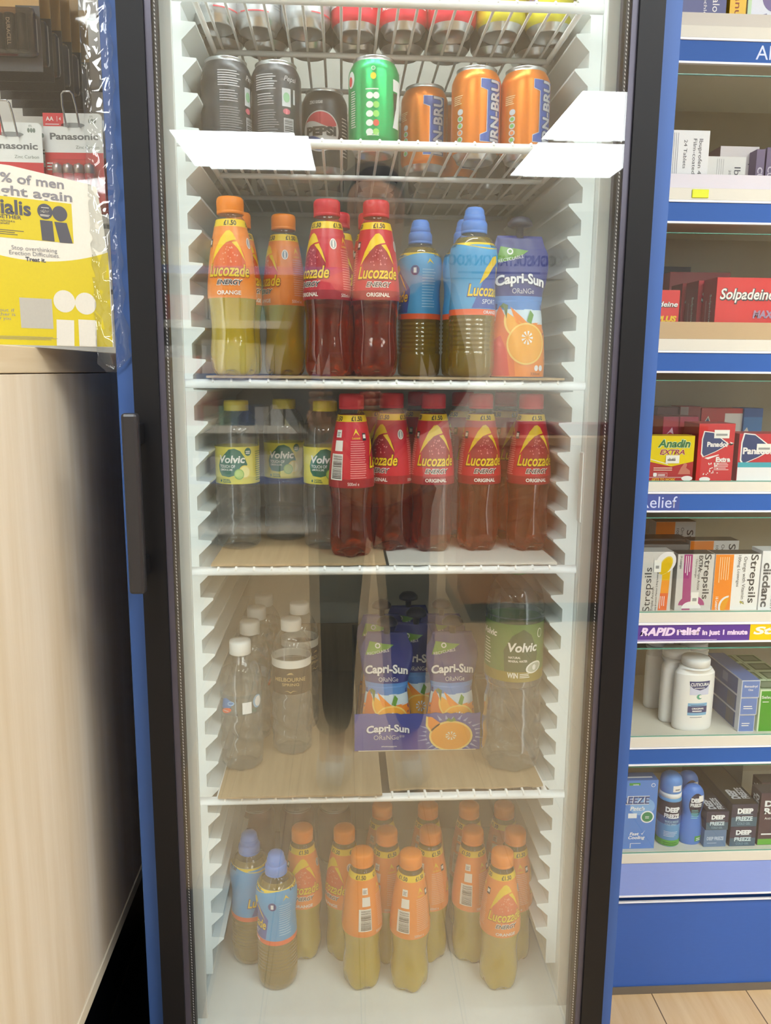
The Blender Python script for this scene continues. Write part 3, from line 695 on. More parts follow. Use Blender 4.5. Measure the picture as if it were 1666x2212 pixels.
# ---------------------------------------------------------------- water bottles
WATER = water_mat('still_water')
def wavy(n, amp, z0, z1, fz):
    return lambda r, z, t: r*(1 + (amp*math.sin(fz*z + 1.3*math.sin(n*t)) if z0 <= z <= z1 else 0))
FP = smooth_prof([(.0250, 0), (.0300, .005), (.0315, .016), (.0312, .034), (.0305, .05), (.0318, .062), (.0314, .085), (.0312, .090), (.0308, .095), (.0308, .140), (.0312, .146), (.0318, .160), (.0300, .174), (.0245, .187), (.0175, .1955), (.0152, .199), (.0148, .203)], 4)
def flavoured_bottle():
    t = thing('water_bottle', 'x', 'bottle')
    MB().lathe(FP, WATER, 60, lambda r, z, th: wavy(3, .018, 0, .05, 330)(r, z, th)*(1 + (.006*math.cos(8*th) if .05 < z < .09 else 0)), True, lambda z, a: CLR if z > .178 else WATER).build('bottle_body', t)
    R = rad_of(FP); YG = mat('#e2d84e', .4); G = mat('#1f6a50', .4); W = mat('#f2f2ec', .4); LM = mat('#b7d06a', .4); LE = mat('#f0d860', .4)
    lb = MB(); lb.lathe([(R(z)+.0003, z) for z in (.0945, .1, .11, .12, .13, .14, .1465)], YG, 60, cap=False)
    a = Art()
    a.poly([(-.024, .112), (-.020, .106), (-.008, .1045), (.004, .108), (.014, .112), (.018, .122), (.014, .132), (.008, .141), (.000, .1445), (-.008, .143), (-.015, .136), (-.023, .128), (-.0255, .120)], G, 1)
    a.text('Volvic', -.004, .1295, .0098, W, 3, .03, .15, .037); a.text('TOUCH OF', -.0105, .1195, .0040, W, 3, .02, 0, .0225); a.text('LEMON & LIME', -.0120, .1148, .0026, W, 3, .02, 0, .0180)
    a.ell(.014, .1115, .0085, .0095, LE, 2); a.ell(.014, .1115, .0068, .0078, mat('#f6ec9a', .4), 3); a.ell(.006, .1085, .0068, .0075, mat('#8fb848', .4), 4); a.ell(.006, .1085, .0055, .0061, LM, 5)
    a.ell(.019, .1395, .0050, .0058, G, 2); a.lines(.0155, .0225, .137, .142, 2, W, 3, .5); a.text('NATURAL', -.012, .1005, .0022, G, 2, .02, 0, .011); a.text('FLAVOURS', -.0115, .0975, .0022, G, 2, .02, 0, .012)
    a.ell(-.021, .099, .0012, .002, G, 2, 10); a.lines(.032, .055, .099, .142, 14, G, 2, .25); a.rect(-.07, .10, -.05, .14, LBLW, 2).bars(-.068, .102, -.052, .138, BLK, 3)
    a.lay(lb, wrap(R, .031), du=.0035); lb.build('label', t)
    MB().lathe([(.0168, .1955), (.0173, .196), (.0173, .2075), (.0165, .2098), (.008, .2102)], mat('#d8c93c', .4, sub=.05), 80, ribs(40, .012, .1965, .207)).build('cap', t)
    return t
FLV = Kind(flavoured_bottle())
MP = smooth_prof([(.0240, 0), (.0280, .004), (.0302, .012), (.0305, .030), (.0300, .05), (.0305, .07), (.0300, .092), (.0298, .100), (.0298, .150), (.0303, .153), (.0290, .165), (.0240, .180), (.0170, .191), (.0140, .196), (.0138, .202)], 4)
def ridged(r, z, t): return r*(1 + (.030*math.sin(260*z + 1.8*math.sin(2*t+.6)) if .012 < z < .098 else 0) + (.05*math.cos(9*t) if z < .009 else 0))
def spring_bottle():
    t = thing('water_bottle', 'x', 'bottle')
    MB().lathe(MP, WATER, 60, ridged, True, lambda z, a: CLR if z > .160 else WATER).build('bottle_body', t)
    R = rad_of(MP); BR = mat('#2f261a', .4); G = mat('#b79f6c', .4); W = mat('#dfe0da', .4)
    lb = MB(); lb.lathe([(R(z)+.0003, z) for z in (.0995, .11, .12, .13, .1405)], BR, 60, cap=False); lb.lathe([(R(z)+.0003, z) for z in (.1405, .147, .153)], W, 60, cap=False)
    a = Art()
    a.text('MELBOURNE', -.001, .1235, .0058, G, 2, .01, 0, .050, arc=2.2); a.text('SPRING', .0, .1155, .0042, G, 2, .01, 0, .026, arc=1.5)
    a.poly([(-.006, .131), (-.002, .134), (.002, .1345), (.004, .133), (.001, .1335), (.006, .131), (.001, .1318)], G, 2); a.poly([(-.010, .1045), (-.004, .106), (0, .1035), (.004, .106), (.010, .1045), (.004, .1050), (0, .1022), (-.004, .1050)], G, 2)
    a.lay(lb, wrap(R, .030), du=.0035); bmesh.ops.remove_doubles(lb.bm, verts=lb.bm.verts[:], dist=1e-6); lb.build('label', t)
    MB().lathe([(.0150, .1935), (.0156, .194), (.0156, .2085), (.0148, .2108), (.007, .2112)], mat('#e6e8e6', .4, sub=.1), 80, ribs(40, .012, .195, .208)).build('cap', t)
    return t
MEL = Kind(spring_bottle())
SM = smooth_prof([(.0240, 0), (.0280, .004), (.0305, .012), (.0308, .03), (.0302, .05), (.0308, .07), (.0303, .09), (.0303, .118), (.0310, .125), (.0300, .140), (.0250, .157), (.0175, .169), (.0145, .174), (.0140, .184)], 4)
def small_bottle():
    t = thing('water_bottle', 'x', 'bottle')
    MB().lathe(SM, WATER, 60, lambda r, z, th: r*(1 + (.032*math.sin(230*z + 2*math.sin(2*th)) if .012 < z < .085 else 0) + (.05*math.cos(9*th) if z < .009 else 0)), True, lambda z, a: CLR if z > .150 else WATER).build('bottle_body', t)
    R = rad_of(SM); lb = MB(); FILM = clear_mat('bluish_label_film', (.80, .90, .97, 1), 1.4, .1, film=.06)
    lb.lathe([(R(z)+.0003, z) for z in (.088, .097, .106, .118)], FILM, 60, cap=False)
    B = mat('#4f86c4', .4); LB = mat('#9cc4e6', .4); O = mat('#e8674a', .4); W = mat('#e9ecec', .4)
    a = Art()
    a.poly([(-.030, .098), (-.026, .111), (-.020, .114), (-.013, .111), (-.008, .108), (-.012, .101), (-.018, .097), (-.022, .094)], B, 1); a.ell(-.0115, .1065, .0055, .0032, LB, 2, 18, rot=15); a.ell(-.0115, .1068, .0040, .0020, B, 3, 18, rot=15)
    a.ell(-.020, .0945, .0095, .0038, O, 2, 18, rot=20); a.lines(-.0255, -.0145, .0937, .0955, 1, W, 3)
    a.rect(.005, .0905, .0185, .1080, W, 1); a.rect(-.0035, .1095, -.0020, .1135, DGREY, 1).rect(-.0035, .0885, -.0020, .0915, DGREY, 1)
    a.ell(.029, .106, .008, .010, mat('#8fb7d8', .4), 1); a.ell(.030, .106, .006, .008, W, 2); a.text('3C', .023, .094, .005, mat('#4f8f7a', .4), 2, 0, .2)
    a.lay(lb, wrap(R, .030), du=.0035); lb.build('label', t)
    MB().lathe([(.0150, .1735), (.0157, .174), (.0157, .1905), (.0150, .1932), (.007, .1937)], mat('#e9ecea', .4, sub=.1), 80, ribs(40, .012, .175, .190)).build('cap', t)
    return t
SML = Kind(small_bottle())
BP = smooth_prof([(.0340, 0), (.0400, .006), (.0428, .018), (.0432, .045), (.0428, .075), (.0415, .095), (.0395, .120), (.0395, .132), (.0425, .141), (.0425, .230), (.0428, .236), (.0420, .250), (.0370, .272), (.0250, .292), (.0160, .300), (.0150, .303)], 4)
def big_bottle():
    t = thing('large_water_bottle', 'large clear water bottle with a green label, at the right of the lowest wire shelf', 'bottle')
    MB().lathe(BP, WATER, 64, lambda r, z, th: r*(1 + (.026*math.sin(150*z + 2.2*math.sin(2*th+1)) if .02 < z < .125 else 0) + (.06*math.cos(7*th) if z < .010 else 0) + (.004*math.cos(12*th) if z > .24 else 0)), True, lambda z, a: CLR if z > .262 else WATER).build('bottle_body', t)
    R = rad_of(BP); G = mat('#5c7f3f', .4); DG = mat('#35502f', .4); OL = mat('#8a7d2c', .4); W = mat('#efeee6', .4)
    lb = MB(); lb.lathe([(R(z)+.0003, z) for z in (.1425, .16, .18, .2, .22, .2285)], G, 60, cap=False)
    a = Art(); C = 2*PI*.0425
    a.rect(-C/2, .1427, C/2, .158, OL); a.poly([(-.022, .158), (.024, .158), (.028, .185), (.016, .213), (.004, .222), (-.012, .212), (-.024, .190)], DG, 1)
    a.text('Volvic', .004, .1950, .0125, W, 3, .03, .15, .044); a.text('NATURAL', -.008, .1800, .0032, W, 3, .02, 0, .017); a.text('MINERAL WATER', -.003, .1745, .0032, W, 3, .02, 0, .027)
    a.text('WIN', -.010, .1530, .0075, W, 3, .03, 0, .015); a.lines(.000, .018, .1495, .157, 3, W, 3, .45)
    a.ell(.022, .164, .0135, .0085, W, 2, 24, rot=15); a.ell(.022, .164, .011, .0065, mat('#b9bba6', .4), 3, 24, rot=15); a.ell(.022, .164, .003, .0042, W, 4)
    a.ell(.031, .214, .0045, .007, W, 2, 16); a.ell(.031, .214, .0036, .0058, G, 3, 16); a.text('Volvic', -.050, .2130, .009, W, 3, .03, .15, .030); a.lines(-.062, -.045, .165, .205, 9, W, 2, .25)
    a.lay(lb, wrap(R, .0425), du=.004); lb.build('label', t)
    MB().lathe([(.0162, .2955), (.0165, .296), (.0165, .306), (.0158, .3075), (.008, .3078)], mat('#3f8f4a', .4), 60).build('cap', t)
    return t

# ---------------------------------------------------------------- cans: can_body, printed_sleeve, tab
CP = [(.0005, .0105), (.012, .0095), (.0190, .0060), (.0222, .0012), (.0236, 0), (.0250, .0010), (.0262, .0045), (.0300, .0095), (.0325, .0135), (.0331, .0180), (.0331, .0960), (.0325, .1000), (.0300, .1060), (.0272, .1105), (.0264, .1122), (.0270, .1138), (.0273, .1150), (.0262, .1152), (.0255, .1140), (.0248, .1110), (.0236, .1102), (.0005, .1100)]
CR = rad_of([(r, z) for r, z in CP[9:15]])
def make_can(color, metal=.35, rough=.3, art=None, dark_base=False):
    t = thing('drink_can', 'x', 'can'); P = mat(color, rough, metal)
    MB().lathe(CP, ALU, 48, None, True, lambda z, a: P if 7 <= a <= 12 else ALU).build('can_body', t)
    if art:
        b = MB(); art(Art(), b); b.build('printed_sleeve', t)
    MB().box(-.005, .005, -.014, .008, .1101, .1112, ALU, .0004).build('tab', t); return t
cw = wrap(CR, .033, .0001)
SIL = mat('#cfd2d4', .4, .2); CW = mat('#e3e4e2', .4)
def art_dark(a, b):
    W, G = mat('#b9bcc0', .5), mat('#7fae86', .5)
    a.lines(-.026, .004, .078, .098, 7, W, 1, .4).lines(-.024, .000, .060, .075, 5, W, 1, .25); a.rect(.010, .058, .022, .080, W, 1).ell(.016, .069, .0045, .006, G, 2); a.ell(.016, .052, .005, .0035, mat('#b05060', .5), 1)
    a.text('Pepsi', .022, .092, .006, W, 1, .01, .3); a.text('Pepsi', -.060, .092, .006, W, 1, .01, .3); a.rect(.026, .062, .029, .080, W, 1)
    a.rect(.012, .018, .026, .044, W, 1).bars(.013, .020, .025, .043, mat('#2a2a2c', .5), 2, 14); a.lines(-.024, .006, .020, .055, 12, mat('#85888c', .5), 1, .3)
    a.rect(-.076, .056, -.064, .078, W, 1).ell(-.070, .067, .0045, .006, G, 2); a.rect(-.074, .018, -.062, .046, W, 1).bars(-.073, .02, -.063, .045, mat('#2a2a2c', .5), 2, 14)
    a.ell(.055, .055, .016, .033, mat('#5c6064', .4), 1, 24); a.lay(b, cw, du=.004, dv=.012)
def art_globe(a, b):
    W, R_, B_ = mat('#dcdcdc', .4), mat('#c8203c', .4), mat('#2c4f9e', .4); f = lambda k: (lambda u: .056 + k*math.sqrt(max(0, .0275**2 - u*u)))
    for u0 in (0, -.0691, .0691) if False else (0, .1036):
        o = lambda q: q
        a.ell(u0, .056, .0275, .0275, W, 1, 36)
        a.band(u0-.0235, u0+.0235, lambda u: .056 + .010 - .004*math.sin((u-u0)*110), lambda u: .056 + math.sqrt(max(0, .0258**2 - (u-u0)**2)), R_, 2, 18)
        a.band(u0-.0235, u0+.0235, lambda u: .056 - math.sqrt(max(0, .0258**2 - (u-u0)**2)), lambda u: .056 - .010 - .004*math.sin((u-u0)*110), B_, 2, 18)
        a.text('PEPSI', u0+.001, .0562, .0105, mat('#15161a', .4), 3, .06, 0, .0445)
    a.text('ZERO SUGAR', -.006, .0945, .0038, W, 1, .02, .1, .02); a.lines(.034, .050, .025, .08, 12, W, 1, .3); a.lay(b, cw, du=.0035, dv=.012)
def art_green(a, b):
    W, K = mat('#dfe3e0', .4), mat('#14352a', .4)
    a.poly([(.026, .088), (.052, .088), (.052, .076), (.040, .040), (.040, .030), (.026, .030), (.034, .062), (.036, .074), (.026, .074)], W, 1); a.poly([(.027, .072), (.0345, .072), (.033, .055), (.028, .040)], K, 1)
    for k in range(5): a.ell(-.0065, .0655 - .0108*k, .0046, .0040, W, 1, 16); a.ell(.0018, .0655 - .0108*k, .0040, .0040, mat(('#dfe3e0', '#8fd060', '#8fd060', '#d85040', '#8fd060')[k], .4), 1, 16)
    a.lines(-.012, .008, .0725, .0755, 1, W, 1); a.lines(-.010, .006, .008+.010, .022, 2, W, 1); a.ell(-.002, .0885, .0036, .0040, mat('#f0d020', .4), 1); a.ell(-.002, .0975, .0026, .0026, W, 1); a.ell(-.002, .0975, .0018, .0018, mat('#1aa860', .4), 2)
    a.lines(-.036, -.026, .030, .075, 16, W, 1, .35); a.ell(-.036, .088, .007, .010, W, 1); a.ell(-.037, .086, .004, .006, mat('#d04040', .4), 2); a.lay(b, cw, du=.0035, dv=.012)
def art_irn(a, b):
    B_, W = mat('#2f55a8', .35), mat('#c9cdd6', .35, .3)
    for u in (.010, -.0936):
        a.poly([(u-.0165, .0975), (u+.0165, .0975), (u+.0165, .020), (u-.0165, .020), (u-.0165, .029), (u-.0075, .033), (u-.0075, .083), (u-.0165, .086)], W, 1)
        a.poly([(u-.0158, .0968), (u+.0158, .0968), (u+.0158, .0208), (u-.0158, .0208), (u-.0158, .0284), (u-.0066, .0326), (u-.0066, .0836), (u-.0158, .0866)], B_, 2)
        a.text('IRN-BRU', u+.0055, .0590, .0150, mat('#20386e', .4), 3, .07, 0, .0765, rot=90); a.text('IRN-BRU', u+.0055, .0590, .0140, W, 4, .03, 0, .0750, rot=90)
    for k in range(5): a.ell(-.034, .058 - .0085*k, .0045, .0038, W, 1, 14); a.ell(-.034, .058 - .0085*k, .0028, .0024, mat(('#c9cdd6', '#6fae50', '#6fae50', '#e08040', '#6fae50')[k], .4), 2, 12)
    a.lines(-.046, -.030, .068, .080, 5, mat('#f0d0a0', .4), 1, .4); a.lines(.045, .075, .030, .080, 14, mat('#f0d0a0', .4), 1, .3); a.lay(b, cw, du=.0035, dv=.012)
def art_silver(a, b):
    R_, K = mat('#c03040', .4), mat('#7c8084', .4)
    a.rect(-.010, .030, .022, .052, CW, 1); a.text('Coke', .006, .040, .010, R_, 2, .02, .2, .026); a.lines(.026, .044, .022, .070, 14, K, 1, .35); a.bars(-.044, .03, -.024, .06, K, 1, 16, False); a.lines(-.02, .02, .0155, .019, 1, R_, 1); a.lay(b, cw, du=.004)
def art_red(a, b):
    a.rect(-.012, .028, .012, .060, CW, 1).bars(-.010, .03, .010, .058, mat('#402020', .4), 2, 20, False); a.text('SCAN', -.030, .040, .0045, CW, 1, .02); a.text('FOR', -.030, .033, .0045, CW, 1, .02); a.text('MORE', -.030, .026, .0045, CW, 1, .02)
    a.lines(.020, .028, .026, .075, 18, CW, 1, .4); a.text('Delicious &', .052, .034, .0038, CW, 1, 0); a.text('Refreshing', .052, .028, .0038, CW, 1, 0); a.lines(-.075, -.066, .024, .07, 7, CW, 1, .6); a.rect(.078, .03, .092, .05, CW, 1); a.lay(b, cw, du=.004)
def art_yellow(a, b):
    P_, W = mat('#7d6aa8', .4), mat('#e6e6d0', .4)
    a.bars(-.040, .026, -.022, .066, P_, 1, 16); a.ell(.010, .062, .010, .014, mat('#b8a800', .4), 1); a.text('0', .018, .046, .010, mat('#8f8010', .4), 1, .02); a.rect(-.012, .022, .006, .030, W, 1); a.lines(.028, .046, .022, .07, 12, P_, 1, .35); a.lay(b, cw, du=.004)
CAN = {k: Kind(make_can(*v)) for k, v in {'dark': ('#34363a', .3, .32, art_dark), 'globe': ('#1f2024', .3, .3, art_globe), 'green': ('#0fa35a', .55, .28, art_green), 'irn': ('#d9771a', .5, .3, art_irn),
       'silver': ('#b9bcbf', .7, .32, art_silver), 'red': ('#c01e34', .35, .35, art_red), 'yellow': ('#c6bc22', .4, .35, art_yellow), 'plain': ('#6e3a34', .5, .35, None), 'plaindark': ('#2c2d30', .4, .4, None)}.items()}
R_ = math.radians
# ------------------------------------------------------------------ placing: lower shelves by where the base stands, upper ones by the rim
def base_at(px, py, z, r=.029): p = at_z(px, py, z); return (p.x, p.y + r, z)
def cap_at(px, py, z, h): p = at_z(px, py, z+h); return (p.x, p.y, z)
def stand(px, Y, z, py=800): p = at_y(px, py, Y); return (p.x, Y, z)
# bottom of the fridge
for px, py, r, l in ((783, 1837, 155, 'orange-capped bottle with its bar code facing out, in the front row of the fridge floor'), (888, 1841, 122, 'orange-capped bottle with its bar code at its left edge, in the front row'),
                     (1086, 1838, 3, 'orange-capped bottle at the right front of the fridge floor, yellow arch facing out')):
    ORG_B.put(cap_at(px, py, ZF, .2215), R_(r), l)
for px, py, r, l in ((653, 1786, 2, 'orange-capped bottle in the middle row, right behind the front blue-capped sports bottle'), (744, 1787, -50, 'orange-capped bottle showing a round grey badge, behind the left bar-code bottle'),
                     (836, 1792, 106, 'orange-capped bottle in the middle row, seen between the two bar-code bottles'), (930, 1790, 108, 'orange-capped bottle in the middle row, behind and right of the second bar-code bottle'),
                     (1022, 1791, 122, 'orange-capped bottle in the middle row, bar code at left edge, beside the front right bottle'), (1114, 1792, 100, 'orange-capped bottle in the middle row, half hidden behind the front right bottle')):
    ORG_B.put(cap_at(px, py, ZF, .2215), R_(r), l)
for px, py, l in ((826, 1737, 'orange-capped bottle in the back row of the fridge floor, next to the cans'), (925, 1737, 'orange-capped bottle in the back row of the fridge floor, second from the cans'), (1014, 1737, 'orange-capped bottle in the back row of the fridge floor, third from the cans'), (1090, 1737, 'orange-capped bottle in the back row of the fridge floor, nearest the right wall')):
    ORG_B.put(cap_at(px, py, ZF, .2215), R_(100), l)
SPT_B.put(cap_at(596, 1840, ZF, .2165), R_(-85), 'blue-capped sports bottle at the left front of the fridge floor, the nearer of the two')
SPT_B.put(cap_at(538, 1797, ZF, .2165), R_(50), 'blue-capped sports bottle by the left wall of the fridge floor, behind the nearer one')
for px, l in ((556, 'dark red silver-topped can at the back of the fridge floor, nearest the left wall'), (642, 'dark red silver-topped can, middle of the three at the back of the fridge floor'), (722, 'dark red silver-topped can at the back, next to the orange-capped bottles')):
    CAN['plain'].put(cap_at(px, 1737, ZF, .115), 0, l)
# lowest wire shelf
SML.put(base_at(520, 1668, C5), 0, 'small clear water bottle with a blue and red print, left front of its shelf')
SML.put(stand(541, .275, C5, 1400), R_(120), 'small white-capped water bottle right behind the blue-printed front one'); SML.put(stand(556, .35, C5, 1400), R_(200), 'small white-capped water bottle third in the left row of the lowest wire shelf')
SML.put(stand(572, .425, C5, 1400), R_(200), 'small white-capped water bottle last in the left row of the lowest wire shelf')
MEL.put(base_at(630, 1633, C5), 0, 'clear water bottle with a brown and gold label on the lowest wire shelf, facing out'); MEL.put(stand(648, .315, C5, 1400), R_(60), 'clear water bottle with a brown label right behind the facing one')
bb = big_bottle(); bb.location = base_at(1112, 1668, C5, .036)
# fourth shelf
FLV.put(base_at(512, 1188, C4), 0, 'clear bottle with a yellow and green label, farthest left of the three'); FLV.put(base_at(615, 1168, C4), R_(2), 'clear bottle with a yellow and green label, second from the left and set farther back'); FLV.put(base_at(703, 1188, C4), R_(4), 'clear yellow-labelled bottle half hidden by the first red-capped bottle')
for px, py, r, l in ((760, 1206, 104, 'red-capped bottle turned to show its small print, nearest the clear bottles'), (846, 1192, -42, 'red-capped bottle turned so that its grey badge shows, right of the small-print one'), (936, 1194, 2, 'red-capped bottle facing out in the middle of the card-lined shelf'),
                     (1038, 1192, 4, 'red-capped bottle facing out, second from the right on the card-lined shelf'), (1146, 1192, 6, 'red-capped bottle facing out at the far right of the card-lined shelf')):
    RED_B.put(base_at(px, py, C4), R_(r), l)
for px, l in ((800, 'red-capped bottle behind the small-print bottle'), (905, 'red-capped bottle standing behind the two middle red bottles'), (1000, 'red-capped bottle behind and left of the second red bottle from the right'), (1092, 'red-capped bottle behind the two red bottles at the right')):
    RED_B.put(stand(px, .268, C4, 900), R_(30), l)
# third shelf
ORG_B.put(stand(501, .135, C3, 600), R_(-2), 'orange-capped bottle facing out at the left of the cardboard-lined upper shelf'); ORG_B.put(stand(614, .245, C3, 600), R_(-62), 'orange-capped bottle showing its round badge, second from the left on the upper shelf')
ORG_B.put(stand(518, .235, C3, 600), R_(40), 'orange-capped bottle mostly hidden behind the left facing one')
RED_B.put(stand(707, .14, C3, 600), R_(-50), 'red-capped bottle showing its round badge on the upper shelf, left of the facing red one'); RED_B.put(stand(812, .14, C3, 600), R_(2), 'red-capped bottle facing out on the upper shelf')
for px, l in ((730, 'red-capped bottle hidden behind the left red one on the upper shelf'), (800, 'red-capped bottle hidden behind the facing red one on the upper shelf')): RED_B.put(stand(px, .225, C3, 600), 0, l)
SPT_B.put(stand(907, .235, C3, 600), R_(-95), 'blue-capped sports bottle beside the facing red bottle, showing its bar code edge'); SPT_B.put(stand(1022, .14, C3, 600), R_(30), 'blue-capped sports bottle at the front, left of the single juice pouch'); SPT_B.put(stand(1004, .225, C3, 600), R_(30), 'blue-capped sports bottle hidden behind the front blue-capped one')

# cans of the second shelf: rim of the near side
def rim(px, py): p = at_z(px, py, W2+.115); return (p.x, p.y + .027, W2)
for k, px, py, r, l in (('dark', 481, 119, 34, 'dark grey can at the far left of the second shelf'), ('dark', 592, 128, 0, 'dark grey can with rows of small print, second from the left'), ('globe', 700, 189, -10, 'black can with a red, white and blue disc'), ('green', 810, 118, 0, 'green can on the second shelf'),
                     ('irn', 922, 179, 3, 'orange can with blue lettering, set farther back beside the green can'), ('irn', 1038, 140, 12, 'orange can with blue lettering, middle of the three orange ones'), ('irn', 1147, 141, 18, 'orange can with blue lettering at the right end of the second shelf')):
    CAN[k].put(rim(px, py), R_(r), l)
CAN['globe'].put(stand(660, .365, W2, 300), R_(15), 'black can half hidden behind the black can with the disc')
CAN['irn'].put(stand(985, .345, W2, 300), R_(20), 'orange can half hidden between the first two orange cans')
for px in (492, 598, 815, 935, 1045, 1140): CAN['plaindark'].put(stand(px, .375, W2, 420), 0, 'can base glimpsed at the back of the second shelf through its wires', 'cans at the back of the second shelf')
for px in (500, 600, 700, 810, 925, 1035, 1125): CAN['plaindark'].put(stand(px, .455, W2, 420), 0, 'can base glimpsed at the back of the second shelf through its wires', 'cans at the back of the second shelf')
# top shelf: bases seen from below
def base_up(px, py): p = at_z(px, py, W1); return (p.x, p.y - .022, W1)
for k, px, py, r, l in (('silver', 470, 80, 40, 'silver can at the far left of the top shelf'), ('silver', 561, 89, 0, 'silver can with red lettering on the top shelf, second from the left'), ('silver', 662, 90, 50, 'silver can next to the red cans on the top shelf'), ('red', 768, 96, -70, 'red can next to the silver ones on the top shelf'),
                     ('red', 868, 96, 10, 'red can with a white bar code, middle of the three red ones'), ('red', 970, 96, -95, 'red can next to the yellow ones on the top shelf'), ('yellow', 1074, 97, 20, 'yellow can next to the red ones on the top shelf'), ('yellow', 1177, 98, 0, 'yellow can at the right end of the top shelf')):
    CAN[k].put(base_up(px, py), R_(r), l)
for px in (480, 575, 670, 768, 868, 965, 1065, 1160): CAN['plaindark'].put(stand(px, .285, W1, 130), 0, 'can base glimpsed in the second row of the top shelf through its wires', 'cans in the second row of the top shelf')

# ------------------------------------------------------------------ juice pouches and their tray
def pw(v):      # half width of the pouch at height v
    P = [(0, .0400), (.02, .0402), (.05, .0385), (.075, .0345), (.092, .0325), (.108, .0340), (.128, .0390), (.145, .0410), (.160, .0400), (.176, .0330), (.184, .0300)]
    for (a, ra), (b, rb) in zip(P, P[1:]):
        if a <= v <= b: t = (v-a)/(b-a); t = t*t*(3-2*t); return ra + (rb-ra)*t
    return P[-1][1] if v > 0 else P[0][1]
def pt(u, v):   # half thickness
    w = pw(v); e = max(0.0, 1 - (u/w)**2); th = .021*(1 - (v/.184)**2.2) + .0012
    return th*e**.6 + .0006 + .0007*math.sin(u*260 + v*90)*e
def pouch():
    t = thing('juice_pouch', 'x', 'pouch'); b = MB(); NV, NU = 40, 20
    N = mat('#26307e', .3); FR = b.mi(N); grid = {}
    for s in (-1, 1):
        for j in range(NV+1):
            v = .184*j/NV
            for i in range(NU+1):
                if s == 1 and i in (0, NU): grid[s, i, j] = grid[-1, i, j]; continue
                u = pw(v)*(-math.cos(PI*i/NU)); grid[s, i, j] = b.bm.verts.new((u, s*pt(u, v), v))
        for j in range(NV):
            for i in range(NU):
                q = [grid[s, i, j], grid[s, i+1, j], grid[s, i+1, j+1], grid[s, i, j+1]]
                f = b.bm.faces.new(q); f.smooth = True; f.material_index = FR
    for j in (0, NV):
        b.bm.faces.new([grid[-1, i, j] for i in range(NU+1)] + [grid[1, i, j] for i in range(NU-1, 0, -1)])
    b.build('pouch_body', t)
    b = MB(); a = Art(); f = lambda u, v, l: Vector((u, -pt(u, v) - .0002 - EPS*l, v))
    SKY, PALE, O, OL, RD, W, GN, PEEL, PULP = mat('#4a86cc', .3), mat('#cfe2ee', .3), mat('#f08a10', .3), mat('#e06a12', .3), mat('#d0381c', .3), mat('#f2f2f4', .3), mat('#5f9a32', .3), mat('#f6cf6a', .3), mat('#f2a820', .3)
    e = lambda v0, v1, m, l: a.poly([(-pw(v0+(v1-v0)*k/6)*.985, v0+(v1-v0)*k/6) for k in range(7)] + [(pw(v1+(v0-v1)*k/6)*.985, v1+(v0-v1)*k/6) for k in range(7)], m, l)
    e(.088, .106, SKY, 1); e(.070, .089, PALE, 1); e(.001, .072, O, 1)
    a.poly([(-.0385, .002), (-.006, .002), (-.010, .040), (-.018, .074), (-.0265, .094), (-.030, .085), (-.033, .065)], OL, 2); a.poly([(-.0385, .002), (-.014, .002), (-.018, .035), (-.026, .055), (-.033, .050)], RD, 3)
    a.ell(-.004, .074, .018, .022, PEEL, 3, 24, 150, 330); a.ell(-.003, .074, .0165, .0205, PULP, 4, 24, 150, 330); a.poly([(-.014, .092), (.006, .074), (.018, .064), (-.002, .058)], O, 4)
    a.ell(.008, .044, .0265, .0275, PEEL, 5, 34); a.ell(.008, .044, .0245, .0252, PULP, 6, 34)
    for k in range(9): t_ = 2*PI*k/9; a.poly([(.009+.002*math.cos(t_), .052+.002*math.sin(t_)), (.009+.008*math.cos(t_-.18), .052+.009*math.sin(t_-.18)), (.009+.008*math.cos(t_+.18), .052+.009*math.sin(t_+.18))], W, 7)
    a.poly([(.008, .074), (.013, .088), (.018, .082), (.0145, .070)], GN, 7); a.poly([(-.027, .092), (-.023, .097), (-.017, .094), (-.019, .076), (-.022, .090)], mat('#4d6a2a', .3), 5)
    a.text('Capri-Sun', .0, .1290, .0125, mat('#1c2560', .3), 2, .07, 0, .068, arc=4.5); a.text('Capri-Sun', .0, .1292, .0120, W, 3, .035, 0, .066, arc=4.5); a.text('ORaNGe', .003, .1125, .0066, mat('#cfd0d6', .3), 3, .0, 0, .030)
    a.poly([(-.0325, .149), (-.018, .151), (.004, .160), (.011, .165), (-.006, .167), (-.0265, .170)], mat('#6da03a', .3), 2); a.text('RECYCLABLE', -.013, .1540, .0042, W, 3, .0, 0, .034, rot=12); a.ell(-.014, .1635, .0042, .0042, W, 3, 14); a.ell(-.014, .1635, .0024, .0024, mat('#6da03a', .3), 4, 14)
    a.ell(.0235, .0125, .003, .004, W, 8, 10); a.ell(.0305, .0125, .003, .004, W, 8, 10); a.text('330ml', .022, .0050, .0036, mat('#6b3a20', .4), 8, 0, 0, .014)
    a.lay(b, f, du=.004, dv=.005); b.build('printed_front', t)
    CPM = mat('#1d2038', .35)
    MB().lathe([(.0050, .182), (.0050, .194), (.0115, .1945), (.0165, .1965), (.0160, .2010), (.0110, .2065), (.004, .2085)], CPM, 36).build('spout_cap', t)
    return t
PO = Kind(pouch())
TR = at_y(900, 1622, .2115); TX0, TX1 = at_y(766, 1622, .2115).x, at_y(1036, 1622, .2115).x; TXC = (TX0+TX1)/2; TW = TX1-TX0; TZ = C5
tr = thing('juice_tray', 'blue printed cardboard tray holding orange juice pouches on the lowest wire shelf', 'tray', (TXC, .2115, TZ))
NB = mat('#3c479c', .45); BRN = mat('#8c7a5e', .8)
b = MB(); w = TW/2; dpt = .262; hF = .0615
b.prism([(-w, 0), (w, 0), (w, .0016), (-w, .0016)], 'y', 0, dpt, BRN)
b.build('tray_base', tr)
